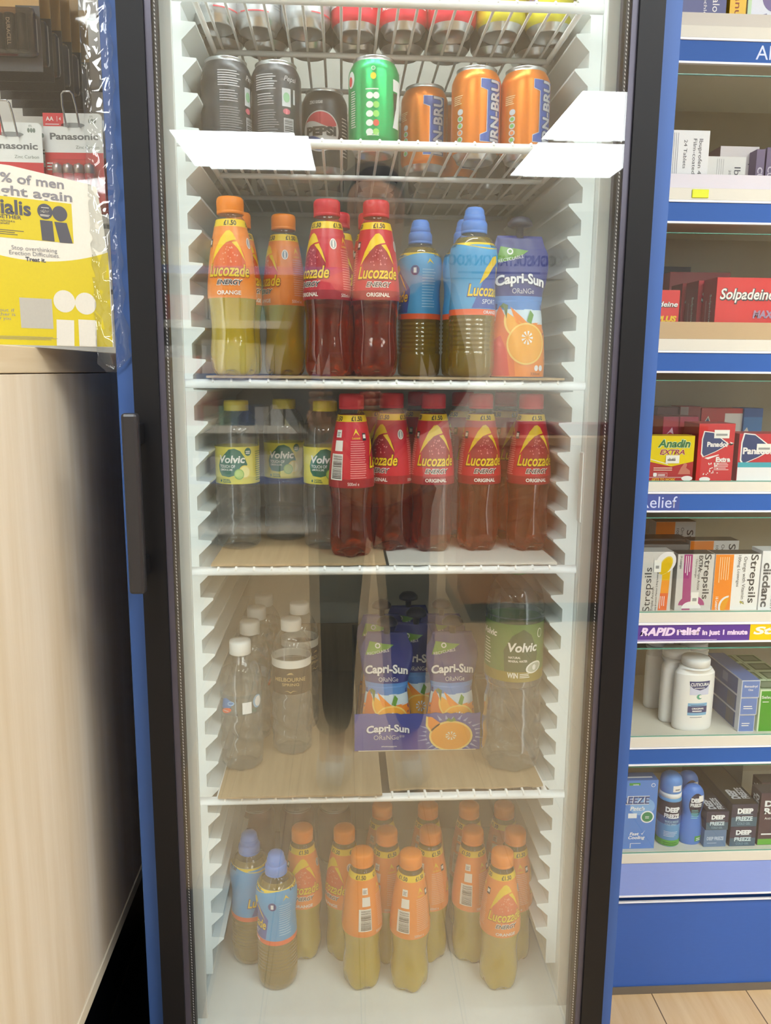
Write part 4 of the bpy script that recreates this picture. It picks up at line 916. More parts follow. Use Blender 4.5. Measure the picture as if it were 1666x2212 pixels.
b = MB(); rnd = random.Random(5)
tp = [(-w + TW*k/30, hF + rnd.uniform(-.0012, .0012)) for k in range(31)]
b.prism([(-w, .0017), (w, .0017)] + tp[::-1], 'y', 0, .0018, NB)
a = Art(); W = mat('#f0f0f4', .45)
a.text('Capri-Sun', -.046, .0390, .0115, mat('#232c70', .45), 1, .07, 0, .069, arc=3.0); a.text('Capri-Sun', -.046, .0392, .0108, W, 2, .035, 0, .0665, arc=3.0); a.text('ORaNGe**', -.044, .0235, .0072, mat('#c8c6c8', .45), 2, 0, 0, .048); a.text('SHOTSAPPLE' if False else 'shotsapple', -.044, .0088, .0025, W, 2, 0, 0, .024)
OR, PEEL, PULP, WT = mat('#ee8a14', .4), mat('#f4d478', .4), mat('#f0a018', .4), mat('#f2ead0', .4)
for k in range(26):
    t_ = 2*PI*k/26; r0, r1 = .034, .040 + .004*(k % 3); a.poly([(.052+r0*math.cos(t_)*1.15, min(max(.027+r0*.75*math.sin(t_), .003), hF-.003)), (.052+r1*math.cos(t_+.05)*1.15, min(max(.027+r1*.75*math.sin(t_+.05), .002), hF-.002)), (.052+r0*math.cos(t_+.12)*1.15, min(max(.027+r0*.75*math.sin(t_+.12), .003), hF-.003))], mat('#9aa8d8', .4), 1)
a.poly([(.052+.034*math.cos(t/30*2*PI), max(.0245+.025*math.sin(t/30*2*PI), .002)) for t in range(30)], PEEL, 2); a.poly([(.052+.031*math.cos(t/30*2*PI), max(.0245+.0222*math.sin(t/30*2*PI), .002)) for t in range(30)], PULP, 3)
for k in range(9): t_ = 2*PI*k/9; a.poly([(.052+.002*math.cos(t_), .025+.0015*math.sin(t_)), (.052+.0085*math.cos(t_-.2), .025+.007*math.sin(t_-.2)), (.052+.0085*math.cos(t_+.2), .025+.007*math.sin(t_+.2))], WT, 4)
a.poly([(.014, .057), (.022, .056), (.035, .046), (.030, .034), (.020, .032), (.014, .042)], OR, 2); a.poly([(.013, .058), (.016, .0565), (.016, .042), (.022, .0325), (.019, .032), (.0125, .042)], PEEL, 3)
a.poly([(.044, .050), (.048, .055), (.052, .051), (.056, .056), (.060, .050), (.052, .048)], mat('#4f7d2e', .4), 4)
a.rect(-w+.006, .001, w-.006, .0022, WT, 1)
a.lay(b, facing(0, 0, 0)); b.build('printed_front_panel', tr)
for s, n in ((-1, 'side_panel'), (1, 'side_panel')):
    b = MB(); x0, x1 = sorted((s*w, s*(w-.0018)))
    b.prism([(.0019, .0017), (dpt, .0017), (dpt, .12), (.06, .10), (.02, hF+.012), (.0019, hF)], 'x', x0, x1, mat('#6e6450', .7)); b.build(n, tr)
MB().box(-w+.0019, w-.0019, dpt-.0018, dpt, .0017, .12, BRN).build('back_flap', tr)
pl = at_y(834, 1600, .236).x; pr2 = at_y(972, 1600, .236).x
PO.put((pl, .2365, TZ+.0020), R_(-3), 'orange juice pouch at the front left of the blue tray'); PO.put((pr2, .2365, TZ+.0020), R_(2), 'orange juice pouch at the front right of the blue tray')
PO.put((TXC+.002, .281, TZ+.0020), R_(-4), 'orange juice pouch seen between the two front pouches of the tray'); PO.put((pl-.004, .327, TZ+.0020), R_(3), 'dark-capped juice pouch behind the front left pouch of the tray'); PO.put((pr2-.006, .327, TZ+.0020), R_(-2), 'dark-capped juice pouch behind the front right pouch of the tray')
PO.put((TXC-.003, .375, TZ+.0020), R_(2), 'juice pouch deep in the middle of the tray, between the dark-capped ones')
PO.put((at_y(1116, 700, .150).x, .150, C3), R_(4), 'single orange juice pouch standing at the right end of the upper bottle shelf')
# ================================================================== right: medicine shelving
UX0, UX1, UY = .352, 1.30, .40
su = thing('shelving_unit', 'blue shelving unit with cream price strips full of medicines, right of the fridge', 'shelving unit', (0, 0, 0))
CREAM = mat('#d8d6c9', .45); EDGE = mat('#eceef4', .35); FAS = mat('#335faa', .6, 0, 0, .3); BACKP = mat('#a59d8c', .6); PLB = mat('#335fb0', .45); SHW = mat('#d9d4c6', .5)
MB().box(UX0, UX1, .70, .715, .02, 2.2, BACKP).build('back_panel', su)
MB().box(UX0-.014, UX0-.0005, .41, .70, 0, 2.2, mat('#c8c2b4', .5)).build('side_panel', su)
MB().box(UX0, UX1, .405, .69, .001, .2, PLB, .001).build('plinth', su)
MB().box(UX0, UX1, .402, .4045, .0005, .016, mat('#6f6558', .8)).build('worn_edge', su)
GRN = clear_mat('green_edged_glass', (.97, .987, .978, 1), 1.5); GE = mat('#5f9c88', .25)
# (shelf top, ticket z1, z0, fascia z1, z0, fascia colour, riser top, riser material, glass top)
LEV = [(1.7195, 1.7385, 1.7205, 1.7165, 1.6860, FAS, 1.7575, mat('#c9c5bb', .5), None),
       (1.4790, 1.4960, 1.4775, 1.4735, 1.4440, FAS, 1.5177, mat('#d3d0d8', .4), 1.667),
       (1.2380, 1.2555, 1.2365, 1.2325, 1.2025, FAS, 1.2838, mat('#b9a17c', .6), 1.4255),
       (1.0120, 1.0130, .9960, .9920, .9630, FAS, None, None, 1.186),
       (.7770, .7770, .7590, .7545, .7245, None, None, None, .9485),
       (.5405, .5395, .5195, .5165, .4870, FAS, None, None, .7085),
       (.3060, .3040, .2840, None, None, None, None, None, .4795)]
def shade(x): return x
for i, (zt, t1, t0, f1, f0, fm_, rt, rm, gt_) in enumerate(LEV):
    s = MB().box(UX0, UX1, .4065, .70, zt-.016, zt, SHW).build('shelf', su)
    MB().box(UX0, UX1, .4005, .4062, t0, t1, CREAM, .0008).build('price_strip', s)
    if f1:
        MB().box(UX0, UX1, .3990, .4060, f1+.0002, t0-.0002, EDGE, .0005).build('trim_top', s)
        if fm_ is None:
            PU, YE = mat('#5b3a92', .4), mat('#ecc500', .4); PW = mat('#ecd8f4', .4)
            b = MB().box(UX0, UX1, .4010, .4060, f0, f1, PU)
            a = Art(); X = lambda px: at_y(px, 1368, .401).x; zc = (f0+f1)/2
            a.rect(X(1620), f0+.0003, UX1, f1-.0003, YE, 1)
            def FT(s, x0, x1, dz, h, m, bold, sh=0): a.text(s, (X(x0)+X(x1))/2, zc+dz, h, m, 3, bold, sh, X(x1)-X(x0))
            FT('RAPID', 1383, 1458, .0025, .0135, PW, .05, .25); FT('relief', 1462, 1513, .0030, .0125, PW, .05); FT('in just 1 minute', 1517, 1615, .0005, .0085, PW, .05)
            a.text('Strepsils', X(1627)+.070, zc+.003, .0130, mat('#f4efe0', .4), 3, .04, .2, .140); a.lines(X(1378), X(1570), f0+.0015, f0+.0030, 1, PW, 3, .6)
            a.lay(b, facing(0, .4010, 0)); b.build('fascia', s)
        else:
            b = MB().box(UX0, UX1, .4010, .4060, f0, f1, fm_)
            a = Art(); LT = mat('#ccd8f6', .4); zc = (f0+f1)/2
            if i == 0: x = at_y(1634, 110, .401).x; a.text('Allergy', x, zc, .0205, LT, 2, .0, 0, None, align='L')
            if i == 3: x = at_y(1463, 1083, .401).x; a.rect(UX0+.002, f0+.0002, at_y(1465, 1083, .401).x+.003, f1-.0002, mat('#41549c', .45), 1); a.text('Pain Relief', x, zc, .0198, LT, 2, .0, 0, None, align='R')
            a.lay(b, facing(0, .4010, 0)); b.build('fascia', s)
        MB().box(UX0, UX1, .3990, .4060, f0-.0036, f0-.0002, EDGE, .0005).build('trim_bottom', s)
    else:
        b = MB().prism([(.4005, .2835), (.4060, .2835), (.4060, .2225), (.3935, .2225)], 'x', UX0, UX1, mat('#8398d6', .35)); b.build('sloped_fascia', s)  # paler blue than the other fascias: light on its upward slope painted in
        MB().box(UX0, UX1, .3925, .4060, .2185, .2222, EDGE, .0006).build('trim_bottom', s)
        MB().box(UX0, UX1, .4000, .4048, .2005, .2035, EDGE, .0004).build('plinth_trim', s)
    if rt: MB().box(UX0, UX1, .4030, .4060, t1+.0003, rt, rm).build('riser', s)
    if gt_:
        g0 = (rt or t1)+.0005
        MB().box(UX0, UX1, .4028, .4060, g0, gt_, GRN).build('glass_front', s)
        MB().box(UX0, UX1, .4024, .4064, gt_, gt_+.0012, GE).build('glass_edge', s)
        if not rt: MB().box(UX0, UX1, .4022, .4026, g0, g0+.0016, GE).build('glass_edge', s)
tag(MB().box(at_y(1495, 420, .40).x, at_y(1531, 420, .40).x, .3985, .4003, 1.4805, 1.4935, mat('#dde600', .4), .0008).build('price_sticker'), 'blank fluorescent yellow price sticker on the cream strip', 'sticker')

def extent(xl, yt, xr, yb, Y):
    m = (yt+yb)/2; return at_y(xl, m, Y).x, at_y(xr, m, Y).x, at_y((xl+xr)/2, yt, Y).z
def carton(label, x0, x1, z0, z1, Y, depth, color, art=None, group=None, top=None, left=None, rz=0.0, left_art=None, top_art=None, name='medicine_box'):
    """box with its printed faces; art(a, w, h) draws on the front, left_art(a, d, h) on the left side, top_art(a, w, d) on top"""
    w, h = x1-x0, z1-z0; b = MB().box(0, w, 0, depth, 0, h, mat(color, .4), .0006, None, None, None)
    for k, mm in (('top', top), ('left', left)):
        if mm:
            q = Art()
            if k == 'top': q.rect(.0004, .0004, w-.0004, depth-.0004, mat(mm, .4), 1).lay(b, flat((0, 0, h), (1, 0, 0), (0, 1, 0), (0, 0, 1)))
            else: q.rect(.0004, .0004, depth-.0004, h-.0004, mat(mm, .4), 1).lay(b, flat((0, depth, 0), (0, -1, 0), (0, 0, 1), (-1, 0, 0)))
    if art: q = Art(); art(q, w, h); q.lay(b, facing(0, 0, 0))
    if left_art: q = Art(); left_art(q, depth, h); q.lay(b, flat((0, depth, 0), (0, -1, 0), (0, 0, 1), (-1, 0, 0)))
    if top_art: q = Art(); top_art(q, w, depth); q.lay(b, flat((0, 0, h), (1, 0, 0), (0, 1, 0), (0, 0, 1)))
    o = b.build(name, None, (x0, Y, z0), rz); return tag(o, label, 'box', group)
PW_ = mat('#efedee', .45); INK = mat('#4a4a58', .5)
def sticker(a, x, z, w=.020, h=.013, l=6, s=None): 
    a.rect(x, z, x+w, z+h, mat('#f1f0ea', .5), l); a.lines(x+.003, x+w-.003, z+h*.3, z+h*.65, 1, mat('#9a9a9a', .5), l+1, .7)
FY = .414      # front row
Za, Zb, Zc, Zd, Ze, Zf_, Zg = (q[0] for q in LEV)
def up(t, u, v, h, m, a, w, l=2, bold=0.0, down=True): a.text(t, u, v, h, m, l, bold, 0, w, rot=-90 if down else 90)
# --- top level
x0, x1, _ = extent(1455, 0, 1570, 24, FY)
def fa(a, w, h): up('easalon', w*.80, h*.55, .011, PW_, a, .05); up('Trechlor', w*.60, h*.50, .005, PW_, a, .045); a.lines(w*.2, w*.35, .004, .03, 5, PW_, 1, .2, rot=True)
carton('dark blue medicine box at the left of the top visible shelf', x0, x1, Za, Za+.11, FY, .06, '#4a4f86', fa)
x0, x1, _ = extent(1577, 0, 1613, 24, FY)
carton('yellow medicine box on the top visible shelf', x0, x1, Za, Za+.10, FY, .05, '#e6b800', lambda a, w, h: up('manual', w*.5, h*.55, .010, mat('#8f3a20', .5), a, .06))
x0, x1, _ = extent(1616, 0, 1712, 24, FY)
def fa(a, w, h): a.ell(w*.62, h*.62, .022, .022, mat('#6b5a90', .4), 1, 24); a.text('R', w*.35, h*.32, .016, mat('#7d7a9a', .5), 2, .02, 0, None, rot=-75); a.rect(.0, h*.2, .006, h*.6, mat('#b9d8b0', .4), 1)
carton('pale medicine box with a purple disc on the top visible shelf', x0, x1, Za, Za+.11, FY, .06, '#d5dbe6', fa)
# --- pain tablets, white boxes
x0, x1, z1 = extent(1440, 281, 1532, 375, FY)
def fa(a, w, h):
    up('Ibuprofen 400 m', w*.80, h*.52, .0062, INK, a, .078); up('Film-coated Tabl', w*.66, h*.52, .0058, INK, a, .078); up('24 Tablets', w*.44, h*.66, .0054, INK, a, .044); a.lines(w*.16, w*.30, h*.10, h*.96, 3, mat('#9a9aa8', .5), 1, .3, rot=True)
carton('white tablet box standing upright at the left, text running down it', x0, x1, Zb, z1, FY, .035, '#efecf1', fa)
x0, x1, z1 = extent(1522, 338, 1612, 375, FY+.03)
carton('flat white tablet box lying right of the upright white one', x0, x1, Zb, z1, FY+.03, .03, '#e6e2e2', lambda a, w, h: (up('Ibuprofen', w*.80, h*.3, .0105, INK, a, .075), up('200mg Tablets', w*.62, h*.4, .0035, INK, a, .05), a.lines(w*.30, w*.5, h*.2, h*.95, 4, mat('#a9a5a8', .5), 1, .2, rot=True)))
x0, x1, z1 = extent(1556, 316, 1640, 360, FY+.07)
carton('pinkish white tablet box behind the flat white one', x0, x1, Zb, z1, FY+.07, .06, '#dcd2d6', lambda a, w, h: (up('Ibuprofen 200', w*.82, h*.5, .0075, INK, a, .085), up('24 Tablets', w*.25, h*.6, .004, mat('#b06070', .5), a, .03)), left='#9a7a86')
for k in range(3):
    x0, x1, z1 = extent(1634+22*k, 322-4*k, 1654+22*k, 378, FY+.045)
    carton(('purple medicine tube box beside the white tablet boxes', 'purple box second from the white tablet boxes', 'purple box third from the white tablet boxes')[k], x0, x1-.0012, Zb, z1, FY+.045, .08, '#6d5a80', lambda a, w, h: up('CURE', w*.5, h*.5, .008, mat('#cfc4d8', .5), a, .036, bold=.03))
# --- red boxes
SR, SY, SD = '#d8272c', mat('#f0c800', .4), mat('#7a1020', .4); WH = mat('#f4efec', .4); SB = mat('#4a4448', .4); OY = mat('#f0a030', .4)
x0, x1, z1 = extent(1405, 627, 1468, 695, FY); x0 = x1-.085
def fa(a, w, h): a.text('Solpadeine', w-.003, h*.76, .0085, SB, 2, .06, .2, .066, align='R'); a.text('Solpadeine', w-.003, h*.765, .0080, WH, 3, .02, .2, .065, align='R'); a.text('PLUS', w-.004, h*.52, .0085, SY, 3, .05, .15, .034, align='R'); a.text('CAPSULES', w-.004, h*.33, .0050, WH, 3, .04, .1, .036, align='R'); a.lines(w-.028, w-.004, h*.14, h*.24, 2, OY, 2, .6)
carton('red tablet box with yellow lettering, mostly hidden by the blue board', x0, x1, Zc, z1+.0005, FY, .030, SR, fa, top='#e8d8d6')
def swoosh(a, w, h): a.band(0, w*.62, lambda u: h*(.20 + .06*math.sin(u/w*3.4)) - .004, lambda u: h*(.20 + .06*math.sin(u/w*3.4)) + .0022, SY, 2, 12); a.band(0, w*.55, lambda u: .0005, lambda u: h*(.20 + .06*math.sin(u/w*3.4)) - .004, SB, 1, 12); a.poly([(w*.45, h*.17), (w*.60, h*.20), (w*.50, h*.10), (w*.62, .001), (w*.40, .001), (w*.48, h*.09)], SY, 3)
x0, x1, z1 = extent(1547, 600, 1720, 695, FY)
def fa(a, w, h): swoosh(a, w*.9, h); a.text('Solpadeine', .006, h*.77, .0175, SB, 4, .06, .2, .096, align='L'); a.text('Solpadeine', .006, h*.775, .0165, WH, 5, .02, .2, .094, align='L'); a.text('MAX', w*.60, h*.50, .0115, mat('#a58aa8', .4), 5, .05, .15, .036); a.text('SOLUBLE TABLETS', w*.54, h*.31, .0055, WH, 5, .03, .15, .052); a.lines(w*.42, w*.64, h*.16, h*.25, 2, OY, 4, .6); sticker(a, .024, h*.27)
def la(a, d, h): up('Solpadeine', d*.62, h*.58, .0065, WH, a, .048, 3, .02); a.rect(0, h*.18, d, h*.25, SY, 2); a.rect(0, .001, d, h*.18, SB, 1); a.lines(d*.25, d*.35, h*.3, h*.7, 2, mat('#e8b8b8', .4), 2, .3, rot=True)
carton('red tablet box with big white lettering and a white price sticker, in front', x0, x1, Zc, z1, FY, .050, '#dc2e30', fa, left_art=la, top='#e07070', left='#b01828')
for k, dx in ((1, -.004), (2, -.008)):
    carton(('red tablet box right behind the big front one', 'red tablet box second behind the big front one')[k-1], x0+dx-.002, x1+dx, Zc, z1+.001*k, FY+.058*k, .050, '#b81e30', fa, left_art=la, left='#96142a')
x0, x1, z1 = extent(1446, 588, 1576, 660, FY+.19)
carton('dark red tablet box standing at the back, white lettering partly hidden', x0, x1, Zc, z1, FY+.19, .035, '#a83040', lambda a, w, h: a.text('Solpadeine', .008, h*.78, .0165, WH, 3, .03, .2, .098, align='L'))
x0, x1, z1 = extent(1420, 576, 1491, 640, FY+.235)
carton('dark navy box at the back left, above the red tablet boxes', x0, x1, Zc, z1, FY+.235, .03, '#3a3658')
# --- yellow and red boxes
x0, x1, z1 = extent(1404, 941, 1499, 1040, FY)
def fa(a, w, h):
    a.rect(.0004, h*.44, w-.0004, h-.0004, mat('#e8d000', .4), 1); a.poly([(.0004, h*.50), (w*.5, h*.40), (w-.0004, h*.52), (w-.0004, h*.44), (w*.5, h*.33), (.0004, h*.43)], mat('#e8d000', .4), 2)
    a.poly([(.0004, h*.50), (w*.42, h*.385), (w*.42, h*.37), (.0004, h*.485)], PW_, 3); a.text('Anadin', w*.53, h*.83, .0130, mat('#d8ecc0', .4), 3, .07, .2, .0590); a.text('Anadin', w*.53, h*.83, .0125, mat('#2f7a4a', .4), 4, .03, .2, .0575); a.text('EXTRA', w*.50, h*.645, .0085, mat('#f0e0d0', .4), 3, .06, .25, .0450); a.text('EXTRA', w*.50, h*.645, .0080, mat('#a02c3c', .4), 4, .02, .25, .0440)
    a.lines(w*.10, w*.66, h*.24, h*.33, 2, mat('#e8c0b0', .4), 2, .5); a.rect(w*.10, h*.11, w*.42, h*.19, PW_, 2).rect(w*.105, h*.115, w*.415, h*.185, mat('#b5303a', .4), 3); a.ell(w*.14, h*.15, .0035, .0035, PW_, 4, 14); a.lines(w*.2, w*.4, h*.125, h*.175, 2, PW_, 4, .5)
    a.poly([(w*.66, h*.16), (w*.72, h*.30), (w*.80, h*.41), (w*.86, h*.38), (w*.84, h*.30), (w*.93, h*.24), (w*.94, h*.16)], mat('#c87a6c', .4), 2); a.rect(.0004, .0006, w-.0004, h*.09, mat('#b02028', .4), 3); a.rect(.0004, h*.088, w-.0004, h*.096, PW_, 4); a.text('GETS TO WORK', w*.34, h*.045, .0042, mat('#f0c040', .4), 5, .03, .15, .042); a.ell(w*.87, h*.07, .010, .0045, WH, 5, 16); sticker(a, w*.36, h*.40, .024, .014); a.text('3.45', w*.36+.011, h*.40+.007, .0052, mat('#707070', .5), 9)
carton('yellow and dark red tablet box with a white price sticker, on the front left', x0, x1, Zd, z1, FY, .028, '#b02c38', fa, top='#cdb800')
x0, x1, z1 = extent(1507, 915, 1585, 1040, FY)
def arrow(a, x, z, s):
    P = [(0, .70), (.06, 1.0), (.40, .96), (1.0, .50), (.55, .22), (.08, .0), (0, .12)]
    a.poly([(x+p*s*1.0, z+q*s*.92) for p, q in P], WH, 2); a.poly([(x+s*(.04+p*.90), z+s*(.035+q*.85)) for p, q in P], mat('#26386e', .4), 3)
def fa(a, w, h):
    arrow(a, .006, h*.42, .050); a.text('Panadol', .034, h*.645, .0078, WH, 4, .04, 0, .0360); a.poly([(.052, h*.645), (.064, h*.665), (.056, h*.69), (.060, h*.63)], WH, 4); a.text('Extra', w*.72, h*.385, .0080, WH, 4, .05, 0, .026); a.lines(w*.48, w*.90, h*.20, h*.34, 5, mat('#f0c0c0', .4), 3, .5)
    rnd = random.Random(2); [a.ell(rnd.uniform(.012, w*.6), rnd.uniform(.012, h*.32), .0011, .0011, WH, 4, 6) for _ in range(26)]; a.ell(w*.25, .004, .010, .0042, WH, 4, 14); sticker(a, w*.42, h*.75, .027, .0145); a.poly([(w*.2, h*.41), (w*.58, h*.47), (w*.60, h*.46), (w*.3, h*.385)], WH, 3)
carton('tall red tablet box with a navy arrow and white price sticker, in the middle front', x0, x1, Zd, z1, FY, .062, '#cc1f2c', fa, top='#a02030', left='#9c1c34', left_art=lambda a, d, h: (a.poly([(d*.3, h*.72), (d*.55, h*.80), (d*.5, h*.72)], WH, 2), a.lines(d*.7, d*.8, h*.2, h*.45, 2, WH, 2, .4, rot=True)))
x0, x1, z1 = extent(1594, 937, 1700, 1040, FY)
def fa(a, w, h): arrow(a, .004, h*.36, .060); a.text('Panadol', .034, h*.645, .0105, WH, 4, .04, 0, .052); a.rect(.0005, h*.30, w, h*.405, mat('#3aa8b8', .4), 5); a.rect(.0005, .0005, w, h*.30, PW_, 5); sticker(a, .032, h*.62, .028, .0145); a.poly([(.058, h*.62), (.074, h*.66), (.062, h*.70), (.066, h*.60)], WH, 5)
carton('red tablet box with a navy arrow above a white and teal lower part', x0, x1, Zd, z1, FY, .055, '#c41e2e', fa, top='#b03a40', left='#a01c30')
for k, (xa, xb, yt, l) in enumerate(((1466, 1500, 900, 'purplish red tablet box behind, second left of the tall red one'), (1430, 1464, 900, 'purplish red tablet box behind, above the yellow box'))):
    x0, x1, z1 = extent(xa+2, yt, xb+8, 960, FY+.075+.004*k); carton(l, x0, x1, Zd, z1, FY+.075+.004*k, .06, '#a02848', lambda a, w, h: a.poly([(w*.2, h*.70), (w*.5, h*.82), (w*.6, h*.70), (w*.4, h*.74)], mat('#d8b0c0', .4), 1), top='#8a3040')
x0, x1, z1 = extent(1515, 882, 1606, 925, FY+.16); carton('long red tablet box with a white label at the back', x0, x1, Zd, z1, FY+.16, .05, '#c0303c', lambda a, w, h: (a.rect(w*.56, h*.62, w-.0005, h*.92, PW_, 1), a.poly([(.002, h*.72), (.014, h*.88), (.022, h*.72)], WH, 1), a.poly([(.004, h*.72), (.0135, h*.85), (.019, h*.72)], mat('#26386e', .4), 2)))
x0, x1, z1 = extent(1607, 882, 1648, 925, FY+.155); carton('small blue tablet box at the back beside the long red one', x0, x1, Zd, z1, FY+.155, .05, '#2a58a8', lambda a, w, h: (a.rect(.0005, h*.62, w-.0005, h*.86, mat('#3f7fc8', .4), 1), a.poly([(.001, h*.62), (.008, h*.70), (.012, h*.62)], WH, 2)))
x0, x1, z1 = extent(1420, 879, 1468, 925, FY+.165); carton('dark box at the back left above the purplish red boxes', x0, x1, Zd, z1, FY+.165, .045, '#5a2438'); x0, x1, z1 = extent(1469, 878, 1513, 925, FY+.16); carton('dark red box with a grey seal at the back, left of the long red one', x0, x1, Zd, z1, FY+.16, .045, '#8a2434', lambda a, w, h: a.rect(.0005, h*.5, w*.4, h-.001, mat('#8a7478', .4), 1))
# --- lozenges
GY = '#d2d0cc'; INKB = mat('#3c3c3e', .5)
x0, x1, z1 = extent(1372, 1192, 1452, 1322, FY)
def fa(a, w, h):
    up('Strepsils', w*.34, h*.36, .0125, INKB, a, .082, 2, .0, False); up('Triple Action', w*.49, h*.20, .0045, INKB, a, .045, 2, 0, False); up('Honey & Lemon Flavour 2.4mg Lozenges', w*.59, h*.32, .0032, INKB, a, .080, 2, 0, False)
    a.poly([(w*.66, .001), (w*.90, .001), (w*.92, h*.30), (w*.70, h*.30)], mat('#e86a30', .4), 1); a.poly([(w*.70, h*.30), (w*.92, h*.30), (w*.93, h*.52), (w*.72, h*.52)], mat('#f09a20', .4), 1); a.poly([(w*.72, h*.52), (w*.93, h*.52), (w*.94, h*.80), (w*.72, h*.70)], mat('#e6b800', .4), 1)
    a.ell(w*.80, h*.82, .017, .021, PW_, 2, 22, rot=-35); a.ell(w*.80, h*.77, .0105, .0185, mat('#e6cf60', .4), 3, 22, rot=-28); a.ell(w*.80, h*.765, .009, .0165, mat('#e2bc00', .4), 4, 22, rot=-28); sticker(a, w*.48, h*.66, .013, .022); a.lines(w*.70, w*.86, .004, h*.25, 3, PW_, 2, .3, rot=True)
carton('grey lozenge box with a yellow lozenge, lettering running up, at the left end', x0, x1, Ze, z1, FY, .035, GY, fa, top='#b9b8b4')
x0, x1, z1 = extent(1461, 1197, 1540, 1322, FY)
def fa(a, w, h):
    up('Strepsils', w*.82, h*.60, .0115, INKB, a, .083, 2, .01); up('EXTRA', w*.63, h*.835, .0065, INKB, a, .029, 2, .03); up('Triple Action', w*.61, h*.54, .0050, INKB, a, .036, 2); up('Cherry Lozenges', w*.52, h*.75, .0036, INKB, a, .034, 2); up('24 Lozenges', w*.10, h*.86, .004, INKB, a, .024, 2)
    a.poly([(w*.20, .001), (w*.42, .001), (w*.40, h-.0005), (w*.17, h-.0005)], mat('#a83f80', .4), 1); a.lines(w*.22, w*.38, h*.62, h*.97, 3, PW_, 2, .35, rot=True); a.ell(w*.45, .010, .024, .018, mat('#a83f80', .4), 3, 24, 0, 180); a.ell(w*.45, .004, .018, .013, PW_, 4, 24, 0, 180); sticker(a, w*.42, h*.10, .014, .024)
carton('grey lozenge box with a magenta stripe and price sticker', x0, x1, Ze, z1, FY, .035, GY, fa, top='#3a3a3a', left='#c4c2be')
x0, x1, z1 = extent(1542, 1197, 1640, 1322, FY)
def fb(a, w, h):
    a.rect(.0005, .0005, w*.40, h-.0005, mat('#f08a10', .4), 1); up('Strepsils', w*.86, h*.56, .0130, INKB, a, .090, 2, .01); up('Orange with Vitamin C', w*.66, h*.53, .0060, INKB, a, .088, 2); up('100mg Lozenges', w*.53, h*.70, .0050, INKB, a, .058, 2)
    up('16 Lozenges', w*.10, h*.10, .005, PW_, a, .03, 2, .02); a.lines(w*.10, w*.34, h*.45, h*.95, 5, mat('#fbd9a8', .4), 2, .3, rot=True); a.ell(w*.36, h*.06, .019, .021, PW_, 3, 20, 90, 230); a.ell(w*.37, h*.06, .016, .018, mat('#e8a010', .4), 4, 20, 90, 230); a.poly([(w*.60, h*.14), (w*.72, h*.10), (w*.62, h*.17)], mat('#b8b040', .4), 2)
carton('orange and white lozenge box, in the front row', x0, x1, Ze, z1, FY, .035, '#ecebea', fb, top='#3c3a38')
x0, x1, z1 = extent(1643, 1190, 1730, 1322, FY-.002)
carton('white box with large grey lettering at the right end, beside the orange and white one', x0, x1, Ze, z1, FY-.002, .04, '#e9eaec', lambda a, w, h: (up('ciicdanc', .011, h*.43, .0135, mat('#58585c', .5), a, .082, 2, .03), up('Hour a nouth', .025, h*.40, .0060, mat('#707074', .5), a, .08, 2)), top='#d5d6d6')
for k, (xa, xb, yt, Y, l) in enumerate(((1487, 1592, 1168, FY+.075, 'orange and white lozenge box in the second row, above the magenta-striped one'), (1412, 1498, 1127, FY+.15, 'orange and white lozenge box standing at the back'))):
    x0, x1, z1 = extent(xa, yt, xb, 1300, Y); carton(l, x0, x1, Ze, z1, Y, .035, '#dcdbda', lambda a, w, h: (a.rect(.0005, .0005, w*.48, h-.0005, mat('#e87f18', .4), 1), up('Strepsils', w*.86, h*.55, .0125, INKB, a, .088, 2, .01), up('Orange', w*.67, h*.80, .0058, INKB, a, .03, 2), up('100mg', w*.55, h*.80, .0050, INKB, a, .026, 2)), top='#454341')
for k, (xa, xb, yt, l) in enumerate(((1395, 1490, 1166, 'dark-topped lozenge box in the second row at the left'), (1390, 1500, 1150, 'dark-topped lozenge box in the third row at the left'))):
    Y = FY+.045+.05*k; x0, x1, z1 = extent(xa-20, yt, xb, 1300, Y); carton(l, x0, x1-.012*k-.004, Ze, min(z1, Ze+.112), Y, .03+.012*k, '#6a6864', None, None, top='#4a4846')
